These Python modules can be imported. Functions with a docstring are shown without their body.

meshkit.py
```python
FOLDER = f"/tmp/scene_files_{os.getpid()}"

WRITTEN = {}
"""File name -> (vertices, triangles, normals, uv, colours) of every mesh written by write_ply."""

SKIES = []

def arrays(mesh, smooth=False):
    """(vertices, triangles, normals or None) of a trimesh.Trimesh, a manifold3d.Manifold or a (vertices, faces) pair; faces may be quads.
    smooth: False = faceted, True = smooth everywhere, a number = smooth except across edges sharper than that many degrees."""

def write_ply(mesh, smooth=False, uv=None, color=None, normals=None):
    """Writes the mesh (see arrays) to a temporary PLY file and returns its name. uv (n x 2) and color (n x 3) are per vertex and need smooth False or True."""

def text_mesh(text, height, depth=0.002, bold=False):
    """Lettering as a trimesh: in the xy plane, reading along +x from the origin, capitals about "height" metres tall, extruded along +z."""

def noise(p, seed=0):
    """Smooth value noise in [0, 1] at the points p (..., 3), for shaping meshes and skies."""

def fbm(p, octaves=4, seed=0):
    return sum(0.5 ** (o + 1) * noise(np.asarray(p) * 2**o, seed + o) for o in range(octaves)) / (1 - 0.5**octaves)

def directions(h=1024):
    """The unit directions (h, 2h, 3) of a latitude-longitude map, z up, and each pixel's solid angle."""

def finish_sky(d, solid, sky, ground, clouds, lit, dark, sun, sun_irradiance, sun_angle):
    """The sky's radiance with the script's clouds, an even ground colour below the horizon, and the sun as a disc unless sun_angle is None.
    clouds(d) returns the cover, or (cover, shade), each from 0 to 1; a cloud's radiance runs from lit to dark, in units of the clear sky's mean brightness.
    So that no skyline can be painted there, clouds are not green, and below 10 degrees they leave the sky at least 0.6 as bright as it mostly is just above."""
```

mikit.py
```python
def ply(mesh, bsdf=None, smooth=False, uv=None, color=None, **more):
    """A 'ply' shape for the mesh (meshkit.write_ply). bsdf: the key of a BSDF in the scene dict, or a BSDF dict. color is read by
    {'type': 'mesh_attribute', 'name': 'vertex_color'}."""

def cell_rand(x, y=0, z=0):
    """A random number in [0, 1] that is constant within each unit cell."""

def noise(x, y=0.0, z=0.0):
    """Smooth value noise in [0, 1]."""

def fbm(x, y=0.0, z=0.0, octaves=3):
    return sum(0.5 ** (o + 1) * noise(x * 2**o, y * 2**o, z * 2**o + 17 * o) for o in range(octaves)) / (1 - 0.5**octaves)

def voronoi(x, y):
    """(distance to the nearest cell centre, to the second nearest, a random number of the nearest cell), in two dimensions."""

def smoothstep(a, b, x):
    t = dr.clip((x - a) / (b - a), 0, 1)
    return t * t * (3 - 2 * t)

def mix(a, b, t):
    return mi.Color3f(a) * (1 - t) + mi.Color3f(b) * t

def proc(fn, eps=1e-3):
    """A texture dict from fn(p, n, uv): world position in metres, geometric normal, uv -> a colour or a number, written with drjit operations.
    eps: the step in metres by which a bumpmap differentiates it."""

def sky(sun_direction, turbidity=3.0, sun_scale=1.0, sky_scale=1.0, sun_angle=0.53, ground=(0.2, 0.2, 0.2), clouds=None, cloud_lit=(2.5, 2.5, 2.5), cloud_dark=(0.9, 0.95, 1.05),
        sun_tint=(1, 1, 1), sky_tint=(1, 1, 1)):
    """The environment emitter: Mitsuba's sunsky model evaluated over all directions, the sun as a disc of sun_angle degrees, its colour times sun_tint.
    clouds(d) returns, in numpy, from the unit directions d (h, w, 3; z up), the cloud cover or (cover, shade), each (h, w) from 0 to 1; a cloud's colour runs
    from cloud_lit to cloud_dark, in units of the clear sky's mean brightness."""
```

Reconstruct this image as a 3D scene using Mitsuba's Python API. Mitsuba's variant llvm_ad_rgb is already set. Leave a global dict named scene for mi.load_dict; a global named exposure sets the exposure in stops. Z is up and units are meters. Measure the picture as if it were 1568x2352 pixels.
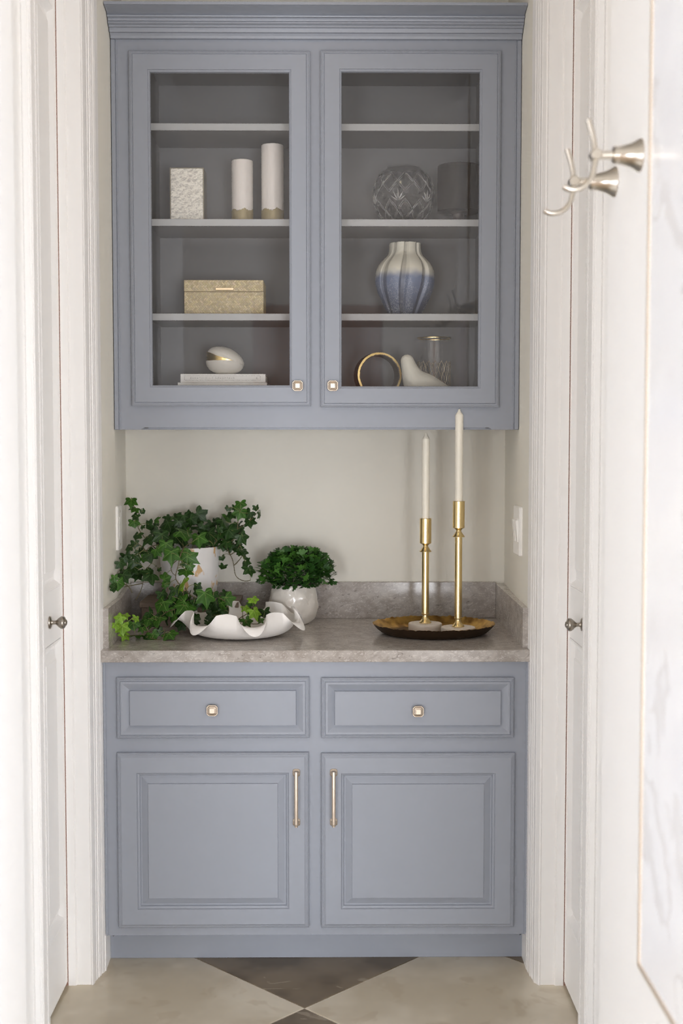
import math, random
import numpy as np, trimesh, shapely, shapely.geometry as sg, manifold3d as m3
import drjit as dr, mitsuba as mi
import mikit, meshkit
from mikit import noise, fbm, voronoi, smoothstep, mix, proc

T = mi.ScalarTransform4f
scene, labels = {}, {}
rng = random.Random(7)

# ------------------------------------------------------------------ camera, light, exposure
EYE = np.array([0.0, 0.0, 1.546])
yaw, pitch = math.atan(26 / 2870), math.atan(166 / 2870)
FWD = np.array([math.sin(yaw) * math.cos(pitch), math.cos(yaw) * math.cos(pitch), -math.sin(pitch)])
scene['camera'] = {'type': 'thinlens', 'fov': 2 * math.degrees(math.atan(784 / 2870)), 'fov_axis': 'x',
                   'aperture_radius': 0.0095, 'focus_distance': 3.72, 'near_clip': 0.05,
                   'to_world': T().look_at(origin=EYE.tolist(), target=(EYE + FWD).tolist(), up=[0, 0, 1])}
exposure = -1.33
DAY = [44.0, 45.0, 47.2]          # glow of the unseen rear windows, in place of daylight
DAY_SIDE = [18.0, 18.7, 20.0]     # weaker glow of the unseen right side window
FILL_GLOW = [7.0, 7.3, 7.9]  # weak glow of the added left window
WARM = [30.0, 20.6, 10.6]          # ceiling lamp of the vestibule


# ------------------------------------------------------------------ materials
def rgb(c): return {'type': 'rgb', 'value': list(c)}
def mat(name, color, rough=0.5, two=True, **kw):
    col = color if isinstance(color, dict) else rgb(color)
    b = {'type': 'principled', 'base_color': col, 'roughness': rough, **kw}
    scene[name] = {'type': 'twosided', 'bsdf': b} if two else b

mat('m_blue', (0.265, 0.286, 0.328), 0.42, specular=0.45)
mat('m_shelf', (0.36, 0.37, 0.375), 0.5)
mat('m_inside_shade', (0.125, 0.127, 0.131), 0.5)  # weaker light inside the cabinet is put into this darker grey
mat('m_white', (0.785, 0.774, 0.757), 0.45)
def plaster(p, n, uv): return fbm(p.x * 120, p.y * 120, p.z * 120, 2)
scene['m_wall'] = {'type': 'twosided', 'bsdf': {'type': 'bumpmap', 'scale': 0.0016, 'arbitrary': proc(plaster), 'bsdf': {'type': 'principled', 'base_color': rgb((0.70, 0.675, 0.60)), 'roughness': 0.6}}}
mat('m_hall', (0.84, 0.835, 0.825), 0.6)
mat('m_ceiling', (0.46, 0.44, 0.41), 0.8)  # set dark to cut the ceiling bounce and its veil in the glass
mat('m_room', (0.46, 0.43, 0.39), 0.7)
mat('m_room_floor', (0.30, 0.22, 0.15), 0.4)
def quartz(p, n, uv):
    w = fbm(p.x * 45, p.y * 45, p.z * 45, 3)
    a = noise(p.x * 210 + w * 10, p.y * 210 - w * 9, p.z * 240 + w * 9)
    b = noise(p.x * 110 - w * 8 + 40, p.y * 110 + w * 11, p.z * 150 + 7)
    c = noise(p.x * 60 + 9, p.y * 60, p.z * 60)
    col = mix((0.285, 0.255, 0.228), (0.38, 0.35, 0.32), smoothstep(0.25, 0.75, w))
    col = mix(col, (0.56, 0.53, 0.50), smoothstep(0.62, 0.85, a) * 0.50)
    col = mix(col, (0.53, 0.50, 0.47), smoothstep(0.66, 0.9, b) * 0.45)
    return mix(col, (0.10, 0.085, 0.075), smoothstep(0.74, 0.92, noise(p.x * 150 + w * 14, p.y * 150, p.z * 150 + w * 8)) * 0.65 * smoothstep(0.4, 0.65, c))
mat('m_quartz', proc(quartz), 0.14, specular=0.6)
def cream(p, n, uv):
    w = fbm(p.x * 5, p.y * 5, 0, 4); v = fbm(p.x * 17 + 3 * w, p.y * 14, 3, 3)
    col = mix((0.50, 0.435, 0.325), (0.63, 0.568, 0.455), smoothstep(0.3, 0.75, w))
    return mix(col, (0.42, 0.34, 0.23), smoothstep(0.62, 0.8, v) * 0.35)
mat('m_tile_cream', proc(cream), 0.25, specular=0.5)
def brown(p, n, uv):
    w = fbm(p.x * 6, p.y * 6, 4, 4); v = fbm(p.x * 9 + w * 3, p.y * 30 + w * 6, 1, 3)
    col = mix((0.098, 0.072, 0.043), (0.175, 0.135, 0.088), smoothstep(0.3, 0.75, w))
    return mix(col, (0.34, 0.29, 0.22), smoothstep(0.70, 0.78, v) * 0.5)
mat('m_tile_brown', proc(brown), 0.36, specular=0.4)
mat('m_grout', (0.60, 0.55, 0.46), 0.7)
def marble(p, n, uv):
    w = fbm(p.y * 4, p.z * 4, 2, 4)
    v = 1 - dr.abs(fbm(p.y * 2.2 + w * 1.5, p.z * 3.0 + w * 1.8 - p.y * 1.1, 5, 4) - 0.5) * 2
    col = mix((0.91, 0.92, 0.94), (0.87, 0.88, 0.91), smoothstep(0.45, 0.75, w))
    return mix(col, (0.60, 0.56, 0.54), smoothstep(0.92, 1.0, v) * 0.30)
mat('m_marble', proc(marble), 0.2)
mat('m_bronze', (0.88, 0.77, 0.64), 0.45, metallic=0.7)
mat('m_brass', (0.89, 0.69, 0.34), 0.19, metallic=1.0)
mat('m_champagne', (0.66, 0.56, 0.455), 0.46, metallic=1.0)
mat('m_nickel', (0.66, 0.61, 0.53), 0.22, metallic=1.0)
mat('m_pewter', (0.40, 0.36, 0.31), 0.28, metallic=1.0)
mat('m_gold', (0.83, 0.62, 0.27), 0.3, metallic=1.0)
def tray(p, n, uv):
    w = fbm(p.x * 40, p.y * 40, p.z * 40, 3)
    r = dr.sqrt(dr.square(p.x - 0.3228) + dr.square((p.y - 3.868) / 0.87))
    return mix((0.085, 0.042, 0.014), mix((0.30, 0.15, 0.035), (0.66, 0.40, 0.11), smoothstep(0.25, 0.7, w)), smoothstep(0.130, 0.158, r + (w - 0.5) * 0.02))
mat('m_tray_gold', proc(tray), 0.34, metallic=0.9)
mat('m_tray_dark', (0.030, 0.015, 0.006), 0.42, metallic=0.4)
mat('m_ceramic', (0.74, 0.715, 0.68), 0.55)
mat('m_pearl', (0.66, 0.62, 0.56), 0.16, specular=0.6, clearcoat=0.6, clearcoat_gloss=0.9)
mat('m_candle', (0.80, 0.76, 0.66), 0.42, specular=0.4)
def stone(p, n, uv):
    return mix((0.62, 0.56, 0.49), (0.72, 0.67, 0.60), fbm(p.x * 60, p.y * 60, p.z * 90, 3))
mat('m_stone', proc(stone), 0.45)
mat('m_plate', (0.80, 0.79, 0.76), 0.3)
mat('m_torn', (0.10, 0.095, 0.095), 0.8)
mat('m_black', (0.02, 0.02, 0.02), 0.5)
mat('m_gap', (0.30, 0.17, 0.13), 0.7)
def leaf(c, v=None):
    """Leaf green; v: the colour of the veins that run from the stalk into the five lobes (uv = leaf's own plane)."""
    if v is not None:
        def veins(p, n, uv):
            x, y = dr.abs(uv.x), uv.y + 0.02
            d = mi.Float(9)
            for a, l in ((0.0, 0.75), (0.95, 0.50), (1.95, 0.42)):
                sx, sy = math.sin(a), -math.cos(a)
                along = x * sx + y * sy
                d = dr.minimum(d, dr.select((along > 0) & (along < l), dr.abs(x * sy - y * sx) + along * 0.012, 9))
            k = 1 - smoothstep(0.008, 0.030, d)
            w = noise(uv.x * 6 + p.x * 40, uv.y * 6 + p.z * 40)
            return mix(mi.Color3f(c) * (0.75 + 0.5 * w), v, k * 0.75)
        c_ = proc(veins)
    else: c_ = rgb(c)
    return {'type': 'twosided', 'bsdf': {'type': 'principled', 'base_color': c_, 'roughness': 0.45, 'specular': 0.28}}
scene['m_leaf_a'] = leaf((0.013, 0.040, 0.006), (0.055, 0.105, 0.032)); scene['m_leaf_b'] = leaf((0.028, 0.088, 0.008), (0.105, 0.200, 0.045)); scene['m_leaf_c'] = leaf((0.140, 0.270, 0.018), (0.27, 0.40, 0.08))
mat('m_vein', (0.10, 0.19, 0.05), 0.5)
mat('m_stem', (0.085, 0.070, 0.032), 0.6)
mat('m_stem_pale', (0.15, 0.16, 0.055), 0.6)
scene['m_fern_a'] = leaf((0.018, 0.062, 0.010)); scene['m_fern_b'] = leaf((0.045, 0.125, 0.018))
mat('m_soil', (0.035, 0.025, 0.018), 0.9)
def grain(p, n, uv):
    g = fbm(p.x * 9, p.y * 160, p.z * 160, 3)
    return mix((0.11, 0.078, 0.054), (0.20, 0.15, 0.11), g)
mat('m_riser', proc(grain), 0.6)
def pine(p, n, uv): return mix((0.16, 0.075, 0.045), (0.26, 0.13, 0.08), fbm(p.x * 90, p.y * 90, p.z * 5, 3))
mat('m_brownwood', proc(pine), 0.4)
def potpaint(p, n, uv):
    f = fbm(p.x * 95, p.y * 95, p.z * 26, 3); g = fbm(p.x * 30 + 5, p.y * 30, p.z * 14 + 2, 2)
    k = smoothstep(0.57, 0.63, f) * smoothstep(0.48, 0.56, g)
    return mix((0.77, 0.755, 0.74), (0.60, 0.40, 0.20), k)
mat('m_pot', proc(potpaint), 0.4)
def mercury(p, n, uv):
    w = fbm(p.x * 60, p.y * 60, p.z * 150, 3)
    k = smoothstep(0.50, 0.56, fbm(p.x * 150 + w * 4, p.y * 150, p.z * 420 + w * 10, 3))
    return mix((0.80, 0.77, 0.68), (0.36, 0.34, 0.30), k * 0.8)
mat('m_mercury', proc(mercury), 0.28, specular=0.6)
mat('m_edge', (0.20, 0.18, 0.13), 0.3, metallic=0.5)
def ombre(p, n, uv):
    t = smoothstep(2.050, 2.085, p.z + (noise(p.x * 60, p.y * 60, p.z * 60) - 0.5) * 0.012)
    sp = smoothstep(0.60, 0.85, noise(p.x * 900, p.y * 900, p.z * 520)) * smoothstep(2.07, 2.03, p.z) * smoothstep(0.25, 0.6, noise(p.x * 45, p.y * 45, p.z * 20))
    low = mix((0.060, 0.072, 0.115), (0.150, 0.190, 0.300), smoothstep(1.94, 2.07, p.z))
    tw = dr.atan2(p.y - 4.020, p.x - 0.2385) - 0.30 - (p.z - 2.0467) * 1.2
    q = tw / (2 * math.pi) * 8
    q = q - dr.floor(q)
    groove = smoothstep(0.29, 0.33, q) * (1 - smoothstep(0.50, 0.62, q))  # shading of the turned groove faces, darkened into the glaze colour
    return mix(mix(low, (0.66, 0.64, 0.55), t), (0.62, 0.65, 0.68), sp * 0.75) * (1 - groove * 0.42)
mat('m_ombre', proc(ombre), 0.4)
mat('m_cream_glaze', (0.66, 0.62, 0.58), 0.22, specular=0.6)
def straw_v(p, n, uv): return 0
scene['m_straw'] = {'type': 'twosided', 'bsdf': {'type': 'principled', 'base_color': {'type': 'mesh_attribute', 'name': 'vertex_color'}, 'roughness': 0.55}}
mat('m_straw_plain', (0.46, 0.38, 0.23), 0.7)
mat('m_paper', (0.74, 0.72, 0.68), 0.55)
mat('m_pages', (0.66, 0.63, 0.56), 0.8)
mat('m_print', (0.30, 0.28, 0.26), 0.6)
mat('m_shell', (0.60, 0.575, 0.52), 0.7)
mat('m_bird', (0.62, 0.60, 0.52), 0.7)
mat('m_ring', (0.055, 0.042, 0.036), 0.35, metallic=0.3)
mat('m_lattice', (0.55, 0.47, 0.36), 0.35, metallic=0.6)
mat('m_cut_glint', (0.36, 0.36, 0.35), 0.25, specular=0.9)
scene['m_pane'] = {'type': 'thindielectric', 'int_ior': 1.5}
scene['m_clear'] = {'type': 'thindielectric', 'int_ior': 1.45}
scene['m_crystal'] = {'type': 'dielectric', 'int_ior': 1.52}
scene['m_smoke'] = {'type': 'twosided', 'bsdf': {'type': 'principled', 'base_color': rgb((0.012, 0.010, 0.009)), 'roughness': 0.45, 'specular': 0.16}}


# ------------------------------------------------------------------ mesh helpers
def tm(v, f): return trimesh.Trimesh(np.asarray(v, float), np.asarray(f, int), process=False)
def cat(*ms):
    ms = [m for x in ms for m in (x if isinstance(x, (list, tuple)) else [x])]
    return trimesh.util.concatenate(ms)
def box(x0, x1, y0, y1, z0, z1, c=0.0):
    P = []
    for sx in (0, 1):
        for sy in (0, 1):
            for sz in (0, 1):
                p = np.array([(x0, x1)[sx], (y0, y1)[sy], (z0, z1)[sz]], float)
                d = np.array([1 - 2 * sx, 1 - 2 * sy, 1 - 2 * sz]) * c
                if c: P += [p + d * np.array(k) for k in ((0, 1, 1), (1, 0, 1), (1, 1, 0))]
                else: P.append(p)
    return trimesh.convex.convex_hull(np.array(P))
def prism(pts, z0, z1):
    return trimesh.creation.extrude_polygon(sg.Polygon(pts), z1 - z0, engine='earcut').apply_translation([0, 0, z0])
def along_x(pts, x0, x1):
    """The profile pts (y, z) extruded along x."""
    m = trimesh.creation.extrude_polygon(sg.Polygon(pts), x1 - x0, engine='earcut')
    v = m.vertices
    return tm(np.c_[v[:, 2] + x0, v[:, 0], v[:, 1]], m.faces)
def loops(L, close_last=True, close_first=False, ring=False):
    """Skin over loops of equal point count."""
    L = [np.asarray(l, float) for l in L]
    n, V, F = len(L[0]), np.vstack(L), []
    pairs = [(i, i + 1) for i in range(len(L) - 1)] + ([(len(L) - 1, 0)] if ring else [])
    for a, b in pairs:
        for k in range(n):
            k2 = (k + 1) % n
            F += [(a * n + k, a * n + k2, b * n + k2), (a * n + k, b * n + k2, b * n + k)]
    V = list(V)
    for on, i, flip in ((close_last, len(L) - 1, False), (close_first, 0, True)):
        if on:
            c = len(V); V.append(L[i].mean(0))
            F += [((c, i * n + k, i * n + (k + 1) % n) if not flip else (c, i * n + (k + 1) % n, i * n + k)) for k in range(n)]
    return tm(V, F)
def rect(r, inset, d, axis='y'):
    a0, a1, b0, b1 = r[0] + inset, r[1] - inset, r[2] + inset, r[3] - inset
    P = [(a0, b0), (a1, b0), (a1, b1), (a0, b1)]
    return [(a, d, b) if axis == 'y' else (d, a, b) for a, b in P]
def rings(r, prof, axis='y', fill=True, back=None):
    """Mitred moulding: nested rectangles (inset, depth). back: depth of the closing back face of a frame with an opening."""
    L = [rect(r, i, d, axis) for i, d in prof]
    if back is not None:
        L = [rect(r, 0, back, axis)] + L + [rect(r, prof[-1][0], back, axis)]
        return loops(L, False, False, True)
    return loops(L, fill)
def lathe(prof, seg=48, at=(0, 0, 0), axis='z', cap=False):
    a = np.arange(seg) * 2 * np.pi / seg
    V, F, n = [], [], seg
    for r, z in prof: V += [(r * math.cos(t), r * math.sin(t), z) for t in a]
    for i in range(len(prof) - 1):
        for k in range(n):
            k2 = (k + 1) % n
            F += [(i * n + k, i * n + k2, (i + 1) * n + k2), (i * n + k, (i + 1) * n + k2, (i + 1) * n + k)]
    V = np.array(V)
    if axis == 'x': V = V[:, [2, 0, 1]]
    if axis == '-x': V = V[:, [2, 0, 1]] * [-1, 1, 1]
    if axis == '-y': V = V[:, [0, 2, 1]] * [1, -1, 1]
    m = tm(V + np.array(at), F)
    m.merge_vertices()
    m.update_faces(m.nondegenerate_faces())
    return m
def tube(pts, r, sides=8, cap=True):
    P = np.asarray(pts, float); r = np.broadcast_to(r, (len(P),))
    t = np.gradient(P, axis=0); t /= np.linalg.norm(t, axis=1, keepdims=True) + 1e-12
    up = np.array([0, 0, 1.0]) if abs(t[0][2]) < 0.9 else np.array([1.0, 0, 0])
    L, a = [], np.cross(t[0], up); a /= np.linalg.norm(a)
    for i in range(len(P)):
        a = a - t[i] * (a @ t[i]); a /= np.linalg.norm(a) + 1e-12; b = np.cross(t[i], a)
        L.append([P[i] + r[i] * (math.cos(k) * a + math.sin(k) * b) for k in np.arange(sides) * 2 * np.pi / sides])
    return loops(L, cap, cap)
def spline(P, n=6):
    P = np.asarray(P, float)
    if len(P) < 3: return P
    from scipy.interpolate import CubicSpline
    s = np.r_[0, np.cumsum(np.linalg.norm(np.diff(P, axis=0), axis=1))]
    return CubicSpline(s, P)(np.linspace(0, s[-1], n * (len(P) - 1) + 1))
def octa(hx, hz, c, y, at):
    """Chamfered rectangle in a plane of constant y."""
    P = [(-hx + c, -hz), (hx - c, -hz), (hx, -hz + c), (hx, hz - c), (hx - c, hz), (-hx + c, hz), (-hx, hz - c), (-hx, -hz + c)]
    return [(at[0] + a, y, at[1] + b) for a, b in P]

# ------------------------------------------------------------------ scene helpers
def num(key):
    k, i = key, 0
    while k in scene or k in labels or any(q.startswith(k + '__') for q in scene):
        i += 1; k = '%s_%03d' % (key, i)
    return k
def put(key, mesh, m, smooth=False, **kw):
    key = num(key)
    scene[key] = mikit.ply(mesh, m, smooth=smooth, **kw)
    return key
def thing(name, label, category=None, group=None, kind=None):
    key = num(name); labels[key] = {'label': label}
    if category: labels[key]['category'] = category
    if group: labels[key]['group'] = group
    if kind: labels[key]['kind'] = kind
    return key
def say(key, label=None, kind=None):
    labels.setdefault(key, {})
    if label: labels[key]['label'] = label
    if kind: labels[key]['kind'] = kind
def struct(name, mesh, m, label, smooth=False, **kw):
    labels[name] = {'label': label, 'kind': 'structure'}
    scene[name] = mikit.ply(mesh, m, smooth=smooth, **kw)
    return name

# ------------------------------------------------------------------ the setting
CEIL = 3.08
struct('floor', box(-2.3, 2.5, -2.5, 4.32, -0.05, -0.0016), 'm_grout', 'floor of large diagonal cream and dark brown stone tiles')
S, G = 0.6576, 0.0032                                    # tile side, joint
c45 = math.sqrt(0.5)
V0 = np.array([-0.0706, 3.3215])                          # a corner where four tiles meet
area = sg.box(-0.95, 1.862, 0.90, 4.25)
for i in range(-5, 4):
    for j in range(-5, 4):
        a, b = (i * S + G / 2, (i + 1) * S - G / 2), (j * S + G / 2, (j + 1) * S - G / 2)
        pts = [V0 + np.array([(u - v) * c45, (u + v) * c45]) for u, v in ((a[0], b[0]), (a[1], b[0]), (a[1], b[1]), (a[0], b[1]))]
        q = sg.Polygon(pts).intersection(area)
        if q.is_empty or q.area < 1e-4: continue
        top = q.buffer(-0.0012, join_style=2)
        m = trimesh.creation.extrude_polygon(q, 0.0068, engine='earcut').apply_translation([0, 0, -0.008])
        if top.geom_type == 'Polygon' and len(top.exterior.coords) == len(q.exterior.coords):
            lo, hi = np.array(q.exterior.coords)[:-1], np.array(top.exterior.coords)[:-1]
            k = np.argmin(np.linalg.norm(hi - lo[0], axis=1)); hi = np.roll(hi, -k, 0)
            if np.linalg.norm(hi - lo, axis=1).max() < 0.01:
                m = loops([np.c_[lo, np.full(len(lo), -0.008)], np.c_[lo, np.full(len(lo), -0.0010)], np.c_[hi, np.zeros(len(hi))]])
        put('floor__tile', m, 'm_tile_brown' if (i + j) % 2 == 0 else 'm_tile_cream')

struct('floor_room', box(-2.3, 2.5, -2.5, 1.86, -0.0015, 0.002), 'm_room_floor', 'brown wooden floor of the room behind the camera')
struct('ceiling', box(-2.3, 2.5, -2.5, 4.32, CEIL, CEIL + 0.08), 'm_ceiling', 'grey ceiling above the frame, darkened to weaken its bounce')
struct('wall_back', box(-0.80, 0.70, 4.22, 4.32, 0, CEIL), 'm_wall', 'warm off-white plaster wall at the back of the niche')
struct('wall_left', prism([(-0.656, 3.56), (-0.6575, 3.83), (-0.6885, 4.22), (-0.80, 4.22), (-0.80, 3.56)], 0, CEIL), 'm_wall', 'left side wall of the niche, pale plaster with an outlet')
struct('wall_right', prism([(0.5735, 3.56), (0.5762, 3.83), (0.5905, 4.22), (0.70, 4.22), (0.70, 3.56)], 0, CEIL), 'm_wall', 'right side wall of the niche, pale plaster with a light switch')
struct('baseboard_left', prism([(-0.6535, 3.565), (-0.6600, 3.75), (-0.67, 3.75), (-0.67, 3.565)], 0, 0.105), 'm_white', 'short white baseboard at the left end of the toe kick')
struct('baseboard_right', prism([(0.5715, 3.565), (0.5740, 3.75), (0.59, 3.75), (0.59, 3.565)], 0, 0.105), 'm_white', 'short white baseboard at the right end of the toe kick')

# casings beside the niche, facing the hall
tl = [(-0.7425, 3.468), (-0.7215, 3.468), (-0.7180, 3.474), (-0.6790, 3.474), (-0.6765, 3.4705), (-0.6735, 3.4705), (-0.6715, 3.4800), (-0.6700, 3.507), (-0.6685, 3.507), (-0.6670, 3.522),
      (-0.6645, 3.522), (-0.6640, 3.530), (-0.6620, 3.533), (-0.6620, 3.546), (-0.6590, 3.550), (-0.6560, 3.5590), (-0.6560, 3.60), (-0.80, 3.60), (-0.80, 3.530), (-0.7425, 3.530)]
tr = [(0.6600, 3.455), (0.6375, 3.455), (0.6340, 3.461), (0.5960, 3.461), (0.5930, 3.4575), (0.5890, 3.4600), (0.5820, 3.4740), (0.5800, 3.4760), (0.5795, 3.500), (0.5775, 3.502), (0.5770, 3.516),
      (0.5745, 3.520), (0.5745, 3.5420), (0.5725, 3.545), (0.5725, 3.60), (0.72, 3.60), (0.72, 3.530), (0.6600, 3.530)]
struct('trim_1', prism(tl, 0, CEIL), 'm_white', 'white moulded casing left of the niche')
struct('trim_2', prism(tr, 0, CEIL), 'm_white', 'white moulded casing right of the niche')

# closet doors in the side walls of the vestibule
def closet_door(name, side, X, y0, y1, knob_y, label):
    """A narrow door in a plane of constant x, its face at X; side -1 = left wall."""
    s = side
    def dx(d): return X + s * d                              # d: depth behind the face
    T0, Z1 = 0.035, 2.82
    labels[name] = {'label': label, 'kind': 'structure'}
    r1, r2 = (y0 + 0.06, y1 - 0.030, 1.145, 2.705), (y0 + 0.06, y1 - 0.030, 0.205, 1.0)
    # stiles and rails
    bars = [box(min(dx(0), dx(T0)), max(dx(0), dx(T0)), a, b, c, d, 0.001) for a, b, c, d in (
        (y0, r1[0], 0.012, Z1), (r1[1], y1, 0.012, Z1), (r1[0], r1[1], 0.012, r2[2]), (r1[0], r1[1], r2[3], r1[2]), (r1[0], r1[1], r1[3], Z1))]
    scene[name] = mikit.ply(cat(bars), 'm_white')
    for r in (r1, r2):
        put(name + '__panel', rings(r, [(0, dx(0.0)), (0.004, dx(-0.002)), (0.010, dx(0.004)), (0.018, dx(0.012)), (0.022, dx(0.014)), (0.026, dx(0.014)), (0.048, dx(0.005)), (0.051, dx(0.002))], axis='x'), 'm_white')
    zk = 1.062
    ax = 'x' if s < 0 else '-x'
    prof = [(0.0, 0.0), (0.0165, 0.0), (0.0175, 0.002), (0.0165, 0.0042), (0.012, 0.0058), (0.0072, 0.0065), (0.0055, 0.009), (0.0052, 0.0155), (0.0068, 0.0195), (0.0118, 0.0245), (0.0160, 0.0300),
            (0.0175, 0.0345), (0.0165, 0.0385), (0.0135, 0.0412), (0.0092, 0.0425), (0.0088, 0.0440), (0.0060, 0.0462), (0.0, 0.0470)]
    say(put(name + '__knob', lathe(prof, 40, (X, knob_y, zk), ax), 'm_pewter', 35), 'brushed pewter knob with a round backplate')
closet_door('door_1', -1, -0.7445, 3.155, 3.4665, 3.298, 'narrow white panelled closet door left of the niche')
closet_door('door_2', 1, 0.6620, 3.150, 3.4535, 3.247, 'narrow white panelled closet door right of the niche')
say(put('door_1__edge_strip', box(-0.785, -0.7430, 3.4690, 3.4780, 0.0, 2.82), 'm_gap'), 'brown strip in the door gap')
say(put('door_2__edge_strip', box(0.6605, 0.703, 3.4570, 3.4660, 0.0, 2.82), 'm_gap'), 'brown strip in the door gap')
struct('wall_left_vestibule', cat(box(-1.0, -0.785, 2.70, 3.56, 0, CEIL), box(-0.785, -0.7445, 2.70, 3.53, 2.825, CEIL), box(-0.785, -0.7445, 2.70, 3.150, 0, 2.825)), 'm_hall', 'left wall of the vestibule around the closet door')
struct('wall_right_vestibule', cat(box(0.703, 1.0, 2.68, 3.56, 0, CEIL), box(0.662, 0.703, 2.68, 3.53, 2.825, CEIL), box(0.662, 0.703, 2.68, 3.145, 0, 2.825)), 'm_hall', 'right wall of the vestibule around the closet door')
struct('trim_3', cat(box(-0.7445, -0.7245, 3.070, 3.150, 0, 2.90, 0.004), box(-0.7245, -0.7195, 3.072, 3.094, 0, 2.90, 0.002), box(-0.7245, -0.7215, 3.128, 3.148, 0, 2.90, 0.0014)), 'm_white', 'white casing at the near side of the left closet door')
struct('trim_4', cat(box(0.642, 0.662, 3.055, 3.145, 0, 2.90, 0.004), box(0.637, 0.642, 3.057, 3.080, 0, 2.90, 0.002), box(0.639, 0.642, 3.124, 3.143, 0, 2.90, 0.0014)), 'm_white', 'white casing at the near side of the right closet door')
def hall_wall(sx, X, y1):
    r, pts = 0.02, []
    for k in range(9):
        t = k / 8 * math.pi / 2
        pts.append((X + sx * (r - r * math.cos(t)), y1 - r + r * math.sin(t)))
    return prism([(X, 1.86)] + pts + [(sx * 0.80, y1), (sx * 2.30, y1), (sx * 2.30, 1.86)], 0, CEIL)
struct('wall_left_hall', hall_wall(-1, -0.672, 2.72), 'm_hall', 'bright white hall wall at the left edge', smooth=30)
struct('wall_right_hall', hall_wall(1, 0.587, 2.68), 'm_hall', 'white hall wall with the robe hooks', smooth=30)
struct('wall_right_marble', box(0.582, 0.588, 1.87, 2.294, 0.562, CEIL, 0.001), 'm_marble', 'white marble facing with grey veins at the right edge')
say(put('wall_right_marble__edge_trim', cat(box(0.579, 0.588, 2.294, 2.304, 0.552, CEIL, 0.001), box(0.579, 0.588, 1.87, 2.304, 0.552, 0.562, 0.001)), 'm_bronze'), 'thin bronze edge trim')

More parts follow.
